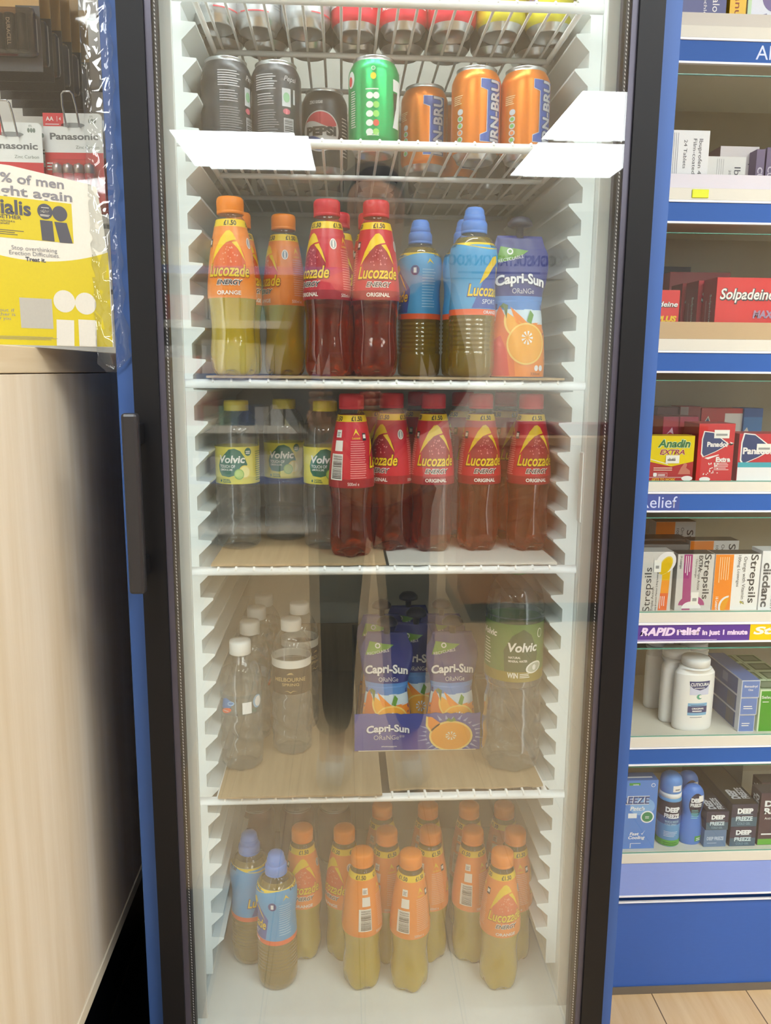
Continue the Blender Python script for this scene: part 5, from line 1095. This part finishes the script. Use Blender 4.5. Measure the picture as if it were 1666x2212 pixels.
# --- talc bottles
def talc():
    t = thing('talc_bottle', 'x', 'bottle'); P = mat('#efefed', .38, sub=.1)
    k = .52; sec = smooth_prof([(.0345, 0), (.0372, .003), (.0382, .012), (.0386, .06), (.0382, .105), (.0366, .112), (.0300, .121), (.0228, .1245), (.0220, .127)], 4)
    b = MB().lathe(sec, P, 48)
    for v in b.bm.verts: v.co.y *= k + (.36 if v.co.z > .12 else 0)
    R = rad_of(sec); f = lambda u, v, l: Vector((R(v)*math.sin(u/.032), -(R(v)*math.cos(u/.032))*k - .0002 - EPS*l, v))
    a = Art(); BL = mat('#2d3a72', .4); LB = mat('#7db4dc', .4); W = mat('#f0f2f4', .4)
    a.rect(-.0150, .072, .0170, .094, mat('#cfd3ec', .4), 1); a.poly([(-.0165, .0985), (.0185, .0985), (.0175, .091), (.012, .085), (.001, .081), (-.010, .085), (-.0155, .091)], BL, 2); a.text('CUTICURA', .001, .0925, .0055, W, 3, .03, 0, .0310); a.lines(-.008, .010, .085, .0875, 1, W, 3)
    a.ell(.001, .0685, .0045, .0050, mat('#58a890', .4), 1, 18); a.ell(.003, .0690, .0030, .0030, mat('#efefed', .4), 2, 14)
    a.rect(-.0165, .032, .0155, .0560, LB, 1); a.rect(-.0165, .0375, .0155, .0500, BL, 2); a.text('ORIGINAL', 0, .0455, .0034, W, 3, .03, 0, .020); a.lines(-.009, .009, .0395, .0430, 1, W, 3, .6); a.lines(-.012, .012, .0515, .0535, 1, BL, 3); a.lines(-.012, .010, .0275, .0295, 1, mat('#8a8f98', .4), 1, .6)
    a.lay(b, f, du=.004); b.build('bottle_body', t)
    MB().lathe([(.0245, .1255), (.0254, .1265), (.0254, .1375), (.0240, .1395), (.004, .1400)], mat('#e4e4e2', .4), 40).build('cap', t)
    return t
TL = Kind(talc())
def talc_at(px, py_b, Y, rz, l): p = at_y(px, py_b, Y); TL.put((p.x, Y, Zf_), R_(rz), l)
talc_at(1491, 1588, FY+.025, 4, 'white powder bottle with a navy shield label, frontmost'); talc_at(1449, 1580, FY+.070, 38, 'white powder bottle turned sideways right behind the front one'); talc_at(1414, 1560, FY+.135, 40, 'white powder bottle at the back left'); talc_at(1487, 1560, FY+.115, 30, 'white powder bottle right behind the front one, only cap and shoulder showing')
# --- blue box stack, green boxes
bx0, bx1, _ = extent(1597, 1500, 1632, 1588, FY)
for k in range(3):
    def fa(a, w, h): a.rect(.0015, .0015, w-.0015, h-.0015, mat('#5f80c4', .4), 1); a.text('Benadryl' if k == 2 else '', w*.5, h*.66, .0040, PW_, 2, .02, 0, w*.7) if k == 2 else a.lines(w*.2, w*.75, h*.35, h*.6, 2, PW_, 2, .4); a.text('One', w*.5, h*.46, .0035, PW_, 2, .02) if k == 2 else None
    def la(a, d, h): a.rect(.002, .002, d-.014, h-.002, mat('#44588e', .4), 1); a.bars(d-.048, .004, d-.020, h-.003, mat('#7a786c', .4), 2, 12, False) if k < 2 else a.rect(d*.5, h*.3, d*.64, h*.8, mat('#7c8cb0', .4), 2)
    carton(('lowest', 'middle', 'topmost')[k] + ' long blue and white box of the stack of three beside the powder bottles', bx0-.001*k, bx1+.001*k, Zf_+.0345*k, Zf_+.0345*k+.034, FY-.002*k, .145, '#d5dae6', fa, 'stacked blue boxes', top='#5f78b4', left_art=la)
gx0, gx1, _ = extent(1638, 1500, 1690, 1588, FY)
for r in range(4):
    for c in range(2):
        def fa(a, w, h): a.rect(.003, .001, w-.0005, h-.003, mat('#3f9a1c', .4), 1); a.text('Selsun', .004, h*.82, .005, PW_, 2, .02, 0, .024, align='L'); a.lines(.006, .02, h*.70, h*.74, 1, PW_, 2)
        w = (gx1-gx0)
        carton('bright green and white box at the right front of the powder shelf' if (r, c) == (0, 0) else 'green-topped white box in the rows behind the front green one', gx0 + (w+.001)*c - .010*(r > 0) , gx1 + (w+.001)*c - .010*(r > 0), Zf_, Zf_+.083, FY + .046*r, .0445, '#cfe0c2', fa, None if (r, c) == (0, 0) else 'green boxes in rows', top='#b9cca8', top_art=lambda a, w, d: a.rect(.004, .005, w-.004, d-.005, mat('#55704a', .4), 2).rect(.008, .010, w-.009, d-.010, mat('#8a9a80', .4), 3))
# --- blue cooling products
x0, x1, z1 = extent(1340, 1686, 1418, 1838, FY)
DFN = mat('#31508e', .4); WCOOL = mat('#eef3fa', .4); NAV = mat('#2b2a44', .4)
def fa(a, w, h):
    a.ell(w*.6, h*.62, .024, .018, mat('#7fb2ea', .4), 1, 24); a.text('FREEZE', w*.78, h*.715, .0150, WCOOL, 2, .06, .05, .064, align='R'); a.text('FREEZE', w*.78, h*.715, .0140, DFN, 3, .03, .05, .062, align='R'); a.text('Patch', w*.66, h*.595, .0075, WCOOL, 3, .03, .2, .028, align='R')
    a.ell(w*.75, h*.47, .0130, .0125, WCOOL, 2, 22); a.ell(w*.75, h*.47, .0105, .0100, mat('#2e8a5e', .4), 3, 22); a.lines(w*.69, w*.80, h*.45, h*.49, 2, WCOOL, 4, .4); a.rect(w*.22, h*.455, w*.46, h*.525, WCOOL, 2)
    a.text('Fast', w*.42, h*.225, .0060, WCOOL, 3, .03, .2, .018); a.text('Cooling', w*.49, h*.170, .0060, WCOOL, 3, .03, .2, .032); a.poly([(w*.60, h*.23), (w*.64, h*.21), (w*.72, h*.28), (w*.64, h*.225)], WCOOL, 3); a.rect(w*.32, .002, w*.34, h*.085, WCOOL, 3).rect(w*.32, h*.08, w*.62, h*.087, WCOOL, 3)
    a.rect(w*.20, h*.93, w*.50, h*.965, mat('#3f9a3a', .4), 2).lines(w*.3, w*.48, h*.935, h*.955, 1, WCOOL, 3); a.ell(w*.86, h*.93, .004, .004, WCOOL, 2, 12); a.ell(w*.86, h*.93, .003, .003, mat('#4f86d8', .4), 3, 12)
carton('tall light blue cooling patch box at the left end of the lowest shelf', x0, x1, Zg, z1, FY, .03, '#4f86d8', fa, top='#4a6fae', top_art=lambda a, w, d: a.lines(w*.1, w*.9, d*.3, d*.6, 1, WCOOL, 2, .5))
def spray():
    t = thing('spray_can', 'blue spray can with a white neck ring beside the tall light blue box', 'spray can'); sec = [(.0205, 0), (.0215, .002), (.0215, .094), (.0205, .098), (.0190, .100)]
    b = MB().lathe(sec, mat('#5f9fd8', .35), 40); R = rad_of(sec); a = Art(); C = 2*PI*.0215
    a.rect(-C/2, .062, C/2, .093, NAV, 1); a.rect(-C/2, .002, C/2, .014, mat('#58a848', .4), 1); a.rect(-C/2, .046, C/2, .062, mat('#44629c', .4), 1)
    a.text('DEEP', -.002, .077, .0090, WCOOL, 2, .06, 0, .027); a.text('FREEZE', -.003, .064, .0078, WCOOL, 2, .05, 0, .0285); a.text('MUSCLE RESCUE', -.002, .0525, .0038, mat('#a9d4f0', .4), 2, .02, 0, .026); a.text('COLD SPRAY', -.004, .047, .0038, mat('#a9d4f0', .4), 2, .02, 0, .022); a.lines(-.016, .010, .022, .034, 4, WCOOL, 2, .25); a.lines(-.016, .016, .004, .012, 2, mat('#2a6a2a', .4), 2, .35)
    a.lay(b, wrap(R, .0215), du=.003); b.build('can_body', t)
    MB().lathe([(.0198, .0985), (.0205, .099), (.0205, .1075), (.0195, .108)], mat('#eef0f2', .4), 40).build('neck_ring', t)
    b = MB().lathe([(.0200, .1083), (.0202, .109), (.0202, .128), (.0185, .136), (.0120, .1420), (.004, .1432)], mat('#5d92dc', .35), 40); sec2 = [(.0202, .109), (.0202, .128)]; a = Art(); a.rect(-.004, .113, .014, .1255, PW_, 1); a.lines(.0, .012, .116, .122, 1, mat('#8a8a90', .4), 2); a.lay(b, wrap(rad_of(sec2), .0202), du=.003); b.build('cap', t)
    return t
sc_ = spray(); p = at_y(1439, 1838, FY+.024); sc_.location = (p.x, FY+.024, Zg)
def lotion():
    t = thing('lotion_bottle', 'x', 'bottle'); B = mat('#4d80d6', .3); sec = smooth_prof([(.0195, 0), (.0215, .004), (.0222, .016), (.0225, .030), (.0205, .046), (.0180, .058), (.0185, .066), (.0208, .080), (.0216, .092), (.0195, .106), (.0130, .1155), (.005, .1190)], 4)
    b = MB().lathe(sec, B, 44)
    for v in b.bm.verts: v.co.y *= .7
    R = rad_of(sec); f = lambda u, v, l: Vector((R(v)*math.sin(u/.022), -(R(v)*math.cos(u/.022))*.7 - .0002 - EPS*l, v)); a = Art()
    a.ell(.004, .083, .0155, .0235, NAV, 1, 26); a.poly([(-.008, .066), (.016, .066), (.014, .061), (.004, .0585), (-.004, .061)], mat('#2a7a9a', .4), 2); a.text('DEEP', .003, .0930, .0075, WCOOL, 3, .06, 0, .022); a.text('FREEZE', .003, .0830, .0065, WCOOL, 3, .05, 0, .024); a.lines(-.006, .013, .055, .075, 6, mat('#8fe0e0', .4), 3, .3); a.rect(.004, .008, .019, .019, mat('#3f9a3a', .4), 1).lines(.007, .018, .010, .017, 2, WCOOL, 2); a.rect(.007, .090, .0205, .102, PW_, 5)
    a.lay(b, f, du=.003); b.build('bottle_body', t); return t
LO = Kind(lotion()); p = at_y(1487, 1838, FY+.022); LO.put((p.x, FY+.022, Zg), R_(-4), 'rounded blue lotion bottle with a dark oval label, in front'); p = at_y(1476, 1780, FY+.072); LO.put((p.x+.002, FY+.072, Zg+.0001), R_(-4), 'rounded blue lotion bottle behind the front one')
def deep(small):
    def fa(a, w, h):
        a.rect(.0004, .0004, w-.0004, h*.42, mat('#3f5f78', .4), 1); a.text('DEEP', w*.52, h*.70, h*.20, WCOOL, 2, .06, 0, w*.60); a.text('FREEZE', w*.50, h*.36, h*.18, mat('#cfe4f0', .4), 2, .04, 0, w*.64); a.text('COLD GEL', w*.5, h*.14, h*.10, mat('#8fb4c8', .4), 2, 0, 0, w*.5); a.rect(w*.22, h*.545, w*.82, h*.56, mat('#8fb4c8', .4), 2)
    def ta(a, w, d): a.text('DEEP', w*.36, d*.22, w*.30, mat('#c9ccd4', .4), 2, .05, 0, .034, rot=90); a.text('FREEZE', w*.74, d*.24, w*.26, mat('#c9ccd4', .4), 2, .04, 0, .040, rot=90)
    return fa, ta
fa, ta = deep(True); x0, x1, zt = extent(1523, 1768, 1571, 1838, FY); hh = .0385
carton('pale blue box at the bottom of the small stack of two', x0-.001, x1-.001, Zg, Zg+hh-.003, FY, .10, '#5f7fa8', lambda a, w, h: (a.text('DEEP FREEZE', w*.5, h*.5, .0065, mat('#c4d6ec', .4), 2, .03, 0, w*.75), a.lines(w*.15, w*.6, h*.22, h*.28, 1, mat('#c4d6ec', .4), 2)), 'small stack of two boxes')
carton('dark box with white lettering on top of the small stack of two', x0, x1, Zg+hh-.0028, Zg+2*hh-.003, FY-.001, .115, '#36324c', fa, 'small stack of two boxes', top='#2e2a38', top_art=ta, left='#2a2638')
x0, x1, zt = extent(1577, 1750, 1633, 1838, FY); hh = .0475
carton('dark box with white lettering at the bottom of the larger stack of two', x0+.001, x1+.001, Zg, Zg+hh-.006, FY, .14, '#38304a', fa, 'larger stack of two boxes', left='#2a2638')
carton('dark box with white lettering on top of the larger stack of two', x0, x1, Zg+hh-.0058, Zg+2*hh-.007, FY-.001, .165, '#33304a', fa, 'larger stack of two boxes', top='#35312f', top_art=ta, left='#2a2638')
for k in range(2):
    x0, x1, zt = extent(1640, 1715, 1730, 1838, FY+.002+.035*k)
    carton(('dark purple relief gel box at the right end of the lowest shelf', 'dark purple relief gel box behind the front one at the right end')[k], x0-.0*k, x1, Zg, Zg+.108, FY+.002+.038*k, .034, '#4a3444', lambda a, w, h: (a.text('DEEP', .008, h*.80, .011, WCOOL, 2, .05, 0, .05, align='L'), a.text('RELIEF', .008, h*.66, .011, WCOOL, 2, .05, 0, .06, align='L'), a.rect(.0005, .001, w, h*.12, mat('#5fae38', .4), 1), a.lines(.006, .03, h*.2, h*.26, 1, WCOOL, 2), a.text('Anti-inflammatory', .010, h*.52, .005, WCOOL, 2, 0, 0, .05, align='L')), top='#4a4448', left='#3a2c3c', left_art=lambda a, d, h: (up('DEEP', d*.66, h*.75, .010, WCOOL, a, .036, 2, .05), up('RELIEF ACTIVE', d*.32, h*.55, .007, WCOOL, a, .07, 2, .03)))
x0, x1, zt = extent(1500, 1690, 1600, 1760, FY+.19)
carton('dark long box at the back behind the lotion bottles', x0, x1, Zg, Zg+.085, FY+.19, .07, '#3a3634', None, None, top='#4a463f')
# ================================================================== behind the camera: what the fridge door mirrors
sg = MB().box(-.46, .46, 0, .02, -.10, .10, mat('#c9ccd6', .4)); a = Art(); a.text('CONSULTATION ROOM', 0, .02, .068, mat('#26262c', .5), 1, .03, 0, .82); a.lines(-.3, .3, -.07, -.04, 1, mat('#55585e', .5), 1, .5)
a.lay(sg, flat((0, .02, 0), (-1, 0, 0), (0, 0, 1), (0, 1, 0)))
tag(sg.build('door_sign', None, (1.03, -4.795, 1.94)), 'pale sign with dark lettering on the far wall, mirrored in the fridge door', 'sign')
oc = thing('shop_counter', 'wooden shop counter opposite the fridge, mirrored in its door', 'counter', (1.25, -3.0, 0))
MB().box(-.75, .75, -.3, .3, .10, .86, grain_mat('oak_front', '#a9713f', '#c08a55', (3, 3, 30), .5), .003).build('front_panel', oc)
MB().box(-.77, .77, -.32, .32, .8605, .90, mat('#b98a5c', .4), .004).build('worktop', oc); MB().box(-.74, .74, -.28, .28, 0, .0995, BLACK).build('kickboard', oc)
tag(MB().box(.75, 1.35, -2.95, -2.80, .901, .955, mat('#7a2030', .5), .003).build('display_box'), 'dark red display box on the opposite counter', 'box')
gu = thing('wall_shelving', 'tall pale wall shelving with blue strips opposite the fridge, mirrored in its door', 'shelving unit', (-.9, -4.4, 0))
MB().box(-1.3, .9, -.38, -.36, 0, 2.1, mat('#b9b8b4', .6)).build('back_panel', gu)
for k in range(6):
    s = MB().box(-1.3, .9, -.36, .02, .12 + .34*k, .14 + .34*k, mat('#d9d8d0', .5)).build('shelf', gu); MB().box(-1.3, .9, .0205, .026, .10 + .34*k, .15 + .34*k, mat('#5f7ab8' if k % 2 else '#dcdcd6', .5)).build('price_strip', s)
rnd = random.Random(9); PALS = ['#c8ccd2', '#7f9ac0', '#d8d2c4', '#b04a50', '#4f6a9a', '#e0d8a0', '#88a890', '#e6e6e6']
for k in range(1, 6):
    x = -2.15
    while x < -.06:
        w = rnd.uniform(.07, .16); h = rnd.uniform(.12, .27); c = rnd.choice(PALS)
        tag(MB().box(x, x+w, -4.68, -4.50 + rnd.uniform(-.03, .05), .1405 + .34*k, .1405 + .34*k + h, mat(c, .5), .002).build('product_box'), 'product box on the wall shelving opposite, only mirrored in the fridge door', 'box', 'product boxes on the opposite wall shelving'); x += w + rnd.uniform(.004, .05)

# ------------------------------------------------------------------ the person taking the photograph, mirrored in the door
SKIN = mat('#b98664', .5, sub=.1); JKT = mat('#15161a', .8); TRS = mat('#1a1c24', .85); HAIR = mat('#1c1512', .7); SHOE = mat('#c9c8c6', .5)
def skinned(name, pts, edges, m, parent, lvl=2, root=0):
    me = bpy.data.meshes.new(name); me.from_pydata([p[:3] for p in pts], edges, []); o = bpy.data.objects.new(name, me); COL.objects.link(o)
    o.modifiers.new('skin', 'SKIN'); 
    for i, v in enumerate(me.skin_vertices[0].data if me.skin_vertices else []): pass
    if not me.skin_vertices:
        bpy.context.view_layer.objects.active = o
    sv = me.skin_vertices[0].data if me.skin_vertices else None
    if sv is None:
        bm = bmesh.new(); bm.from_mesh(me); bm.verts.layers.skin.verify(); bm.to_mesh(me); bm.free(); sv = me.skin_vertices[0].data
    for i, p in enumerate(pts):
        r = p[3]; sv[i].radius = (r, r) if not isinstance(r, tuple) else r; sv[i].use_root = (i == root)
    sb = o.modifiers.new('sub', 'SUBSURF'); sb.levels = lvl; sb.render_levels = lvl
    dg = bpy.context.evaluated_depsgraph_get(); nm = bpy.data.meshes.new_from_object(o.evaluated_get(dg)); nm.name = name
    o.modifiers.clear(); o.data = nm; bpy.data.meshes.remove(me); nm.materials.clear(); nm.materials.append(m)
    for p in nm.polygons: p.use_smooth = True
    o.parent = parent; return o
px_, py_ = .02, -1.30
pe = thing('person', 'person in dark jacket and trousers holding up a phone, mirrored in the fridge door', 'person', (px_, py_, 0))
PH = CAM + Vector((0, -.012, -.035)) - Vector((px_, py_, 0))      # phone centre, seen from the person's feet
hl, hr = PH + Vector((-.045, -.012, -.045)), PH + Vector((.045, -.012, -.045))
P = [(0, 0, .95, .125), (0, .005, 1.10, .125), (0, 0, 1.28, .140), (0, -.01, 1.42, .085), (0, 0, 1.49, .050), (0, .012, 1.56, .066), (0, .02, 1.64, .078), (0, .01, 1.70, .055),
     (.16, -.01, 1.395, .062), (.235, -.03, 1.16, .048), (.12, .16, 1.08, .040), (hr.x, hr.y-.03, hr.z-.055, .027), (-.16, -.01, 1.395, .062), (-.235, -.03, 1.16, .048), (-.17, .16, 1.08, .040), (hl.x, hl.y-.03, hl.z-.055, .027),
     (.085, 0, .86, .088), (.10, .02, .50, .060), (.11, -.01, .10, .042), (.115, .09, .045, .036), (.118, .15, .038, .026), (-.085, 0, .86, .088), (-.10, .02, .50, .060), (-.11, -.01, .10, .042), (-.115, .09, .045, .036), (-.118, .15, .038, .026)]
E_ = [(0, 1), (1, 2), (2, 3), (3, 4), (4, 5), (5, 6), (6, 7), (3, 8), (8, 9), (9, 10), (10, 11), (3, 12), (12, 13), (13, 14), (14, 15), (0, 16), (16, 17), (17, 18), (18, 19), (19, 20), (0, 21), (21, 22), (22, 23), (23, 24), (24, 25)]
body = skinned('body', P, E_, SKIN, pe)
def face_bits():
    b = MB(); b.lathe([(.002, -.012), (.011, -.006), (.012, 0), (.007, .02), (.002, .03)], SKIN, 12, center=(0, .103, 1.60)); b.build('nose', body)
    for s in (-1, 1):
        b = MB(); b.lathe([(.001, -.012), (.009, -.006), (.0125, 0), (.009, .006), (.001, .012)], mat('#e8e4de', .3), 14, center=(s*.029, .083, 1.635)); o = b.build('eye', body)
        MB().lathe([(.001, -.006), (.006, -.003), (.006, .003), (.001, .006)], mat('#2a1a10', .3), 10, center=(s*.029, .0925, 1.635)).build('iris', body)
        MB().lathe([(.001, -.03), (.007, -.026), (.010, -.01), (.012, .012), (.008, .026), (.001, .03)], SKIN, 12, center=(s*.080, .005, 1.62)).build('ear', body)
    MB().tube([(-.022, .088, 1.566), (0, .097, 1.568), (.022, .088, 1.566)], [.003, .006, .003], mat('#8f4f44', .5), 8).build('mouth', body)
face_bits()
hb = MB(); hs = [(.088, 1.60), (.092, 1.64), (.090, 1.68), (.074, 1.715), (.045, 1.738), (.004, 1.745)]
hb.lathe(hs, HAIR, 30)
for v in hb.bm.verts:
    v.co.y += -.012
    if v.co.y > .03 and v.co.z < 1.69: v.co.y = .03 + (v.co.y-.03)*.2
hb.build('hair', pe)
J = [(0, 0, .90, .150), (0, .005, 1.08, .142), (0, 0, 1.28, .158), (0, -.01, 1.42, .100), (.16, -.01, 1.395, .078), (.235, -.03, 1.16, .064), (.12, .16, 1.08, .054), (hr.x+.004, hr.y-.055, hr.z-.075, .040), (-.16, -.01, 1.395, .078), (-.235, -.03, 1.16, .064), (-.17, .16, 1.08, .054), (hl.x-.006, hl.y-.055, hl.z-.075, .040)]
skinned('jacket', J, [(0, 1), (1, 2), (2, 3), (3, 4), (4, 5), (5, 6), (6, 7), (3, 8), (8, 9), (9, 10), (10, 11)], JKT, pe)
T = [(0, 0, .93, .135), (.088, 0, .84, .102), (.102, .02, .50, .076), (.11, -.005, .11, .062), (-.088, 0, .84, .102), (-.102, .02, .50, .076), (-.11, -.005, .11, .062)]
skinned('trousers', T, [(0, 1), (1, 2), (2, 3), (0, 4), (4, 5), (5, 6)], TRS, pe)
for s in (-1, 1):
    skinned('shoe', [(s*.112, -.03, .045, .046), (s*.115, .07, .042, .046), (s*.118, .16, .036, .038)], [(0, 1), (1, 2)], SHOE, pe)
for s, h in ((-1, hl), (1, hr)):
    w_ = (h.x, h.y-.03, h.z-.055)
    skinned('palm', [(w_[0], w_[1], w_[2], .025), (h.x+s*.006, h.y-.012, h.z-.02, .026), (h.x+s*.010, h.y-.008, h.z+.012, .024)], [(0, 1), (1, 2)], SKIN, body)
    for k in range(4):
        z = h.z - .014 + .0165*k; L = (.9, 1, .97, .8)[k]
        skinned('finger', [(h.x+s*.020, h.y-.008, z, .0085), (h.x+s*.030*L, h.y+.012, z+.004, .0080), (h.x+s*.016, h.y+.0235, z+.005, .0072), (h.x-s*.004*L, h.y+.0255, z+.004, .0065)], [(0, 1), (1, 2), (2, 3)], SKIN, body, 1)
    skinned('thumb', [(h.x-s*.002, h.y-.022, h.z-.016, .011), (h.x-s*.016, h.y-.020, h.z+.008, .0095), (h.x-s*.026, h.y-.014, h.z+.026, .0080)], [(0, 1), (1, 2)], SKIN, body, 1)
ph = thing('phone', 'dark mobile phone held up in both hands, mirrored in the fridge door', 'phone', (CAM.x, CAM.y-.012, CAM.z-.035))
MB().box(-.037, .037, -.004, .004, -.075, .075, mat('#1b1c20', .3), .003).build('case', ph)
MB().box(-.034, .034, -.0046, -.0041, -.071, .071, mat('#30343c', .2)).build('screen', ph)
MB().ring((-.020, .020, .016, .056), (-.012, .012, .023, .047), .0041, .006, mat('#24262a', .3)).build('camera_ring', ph)
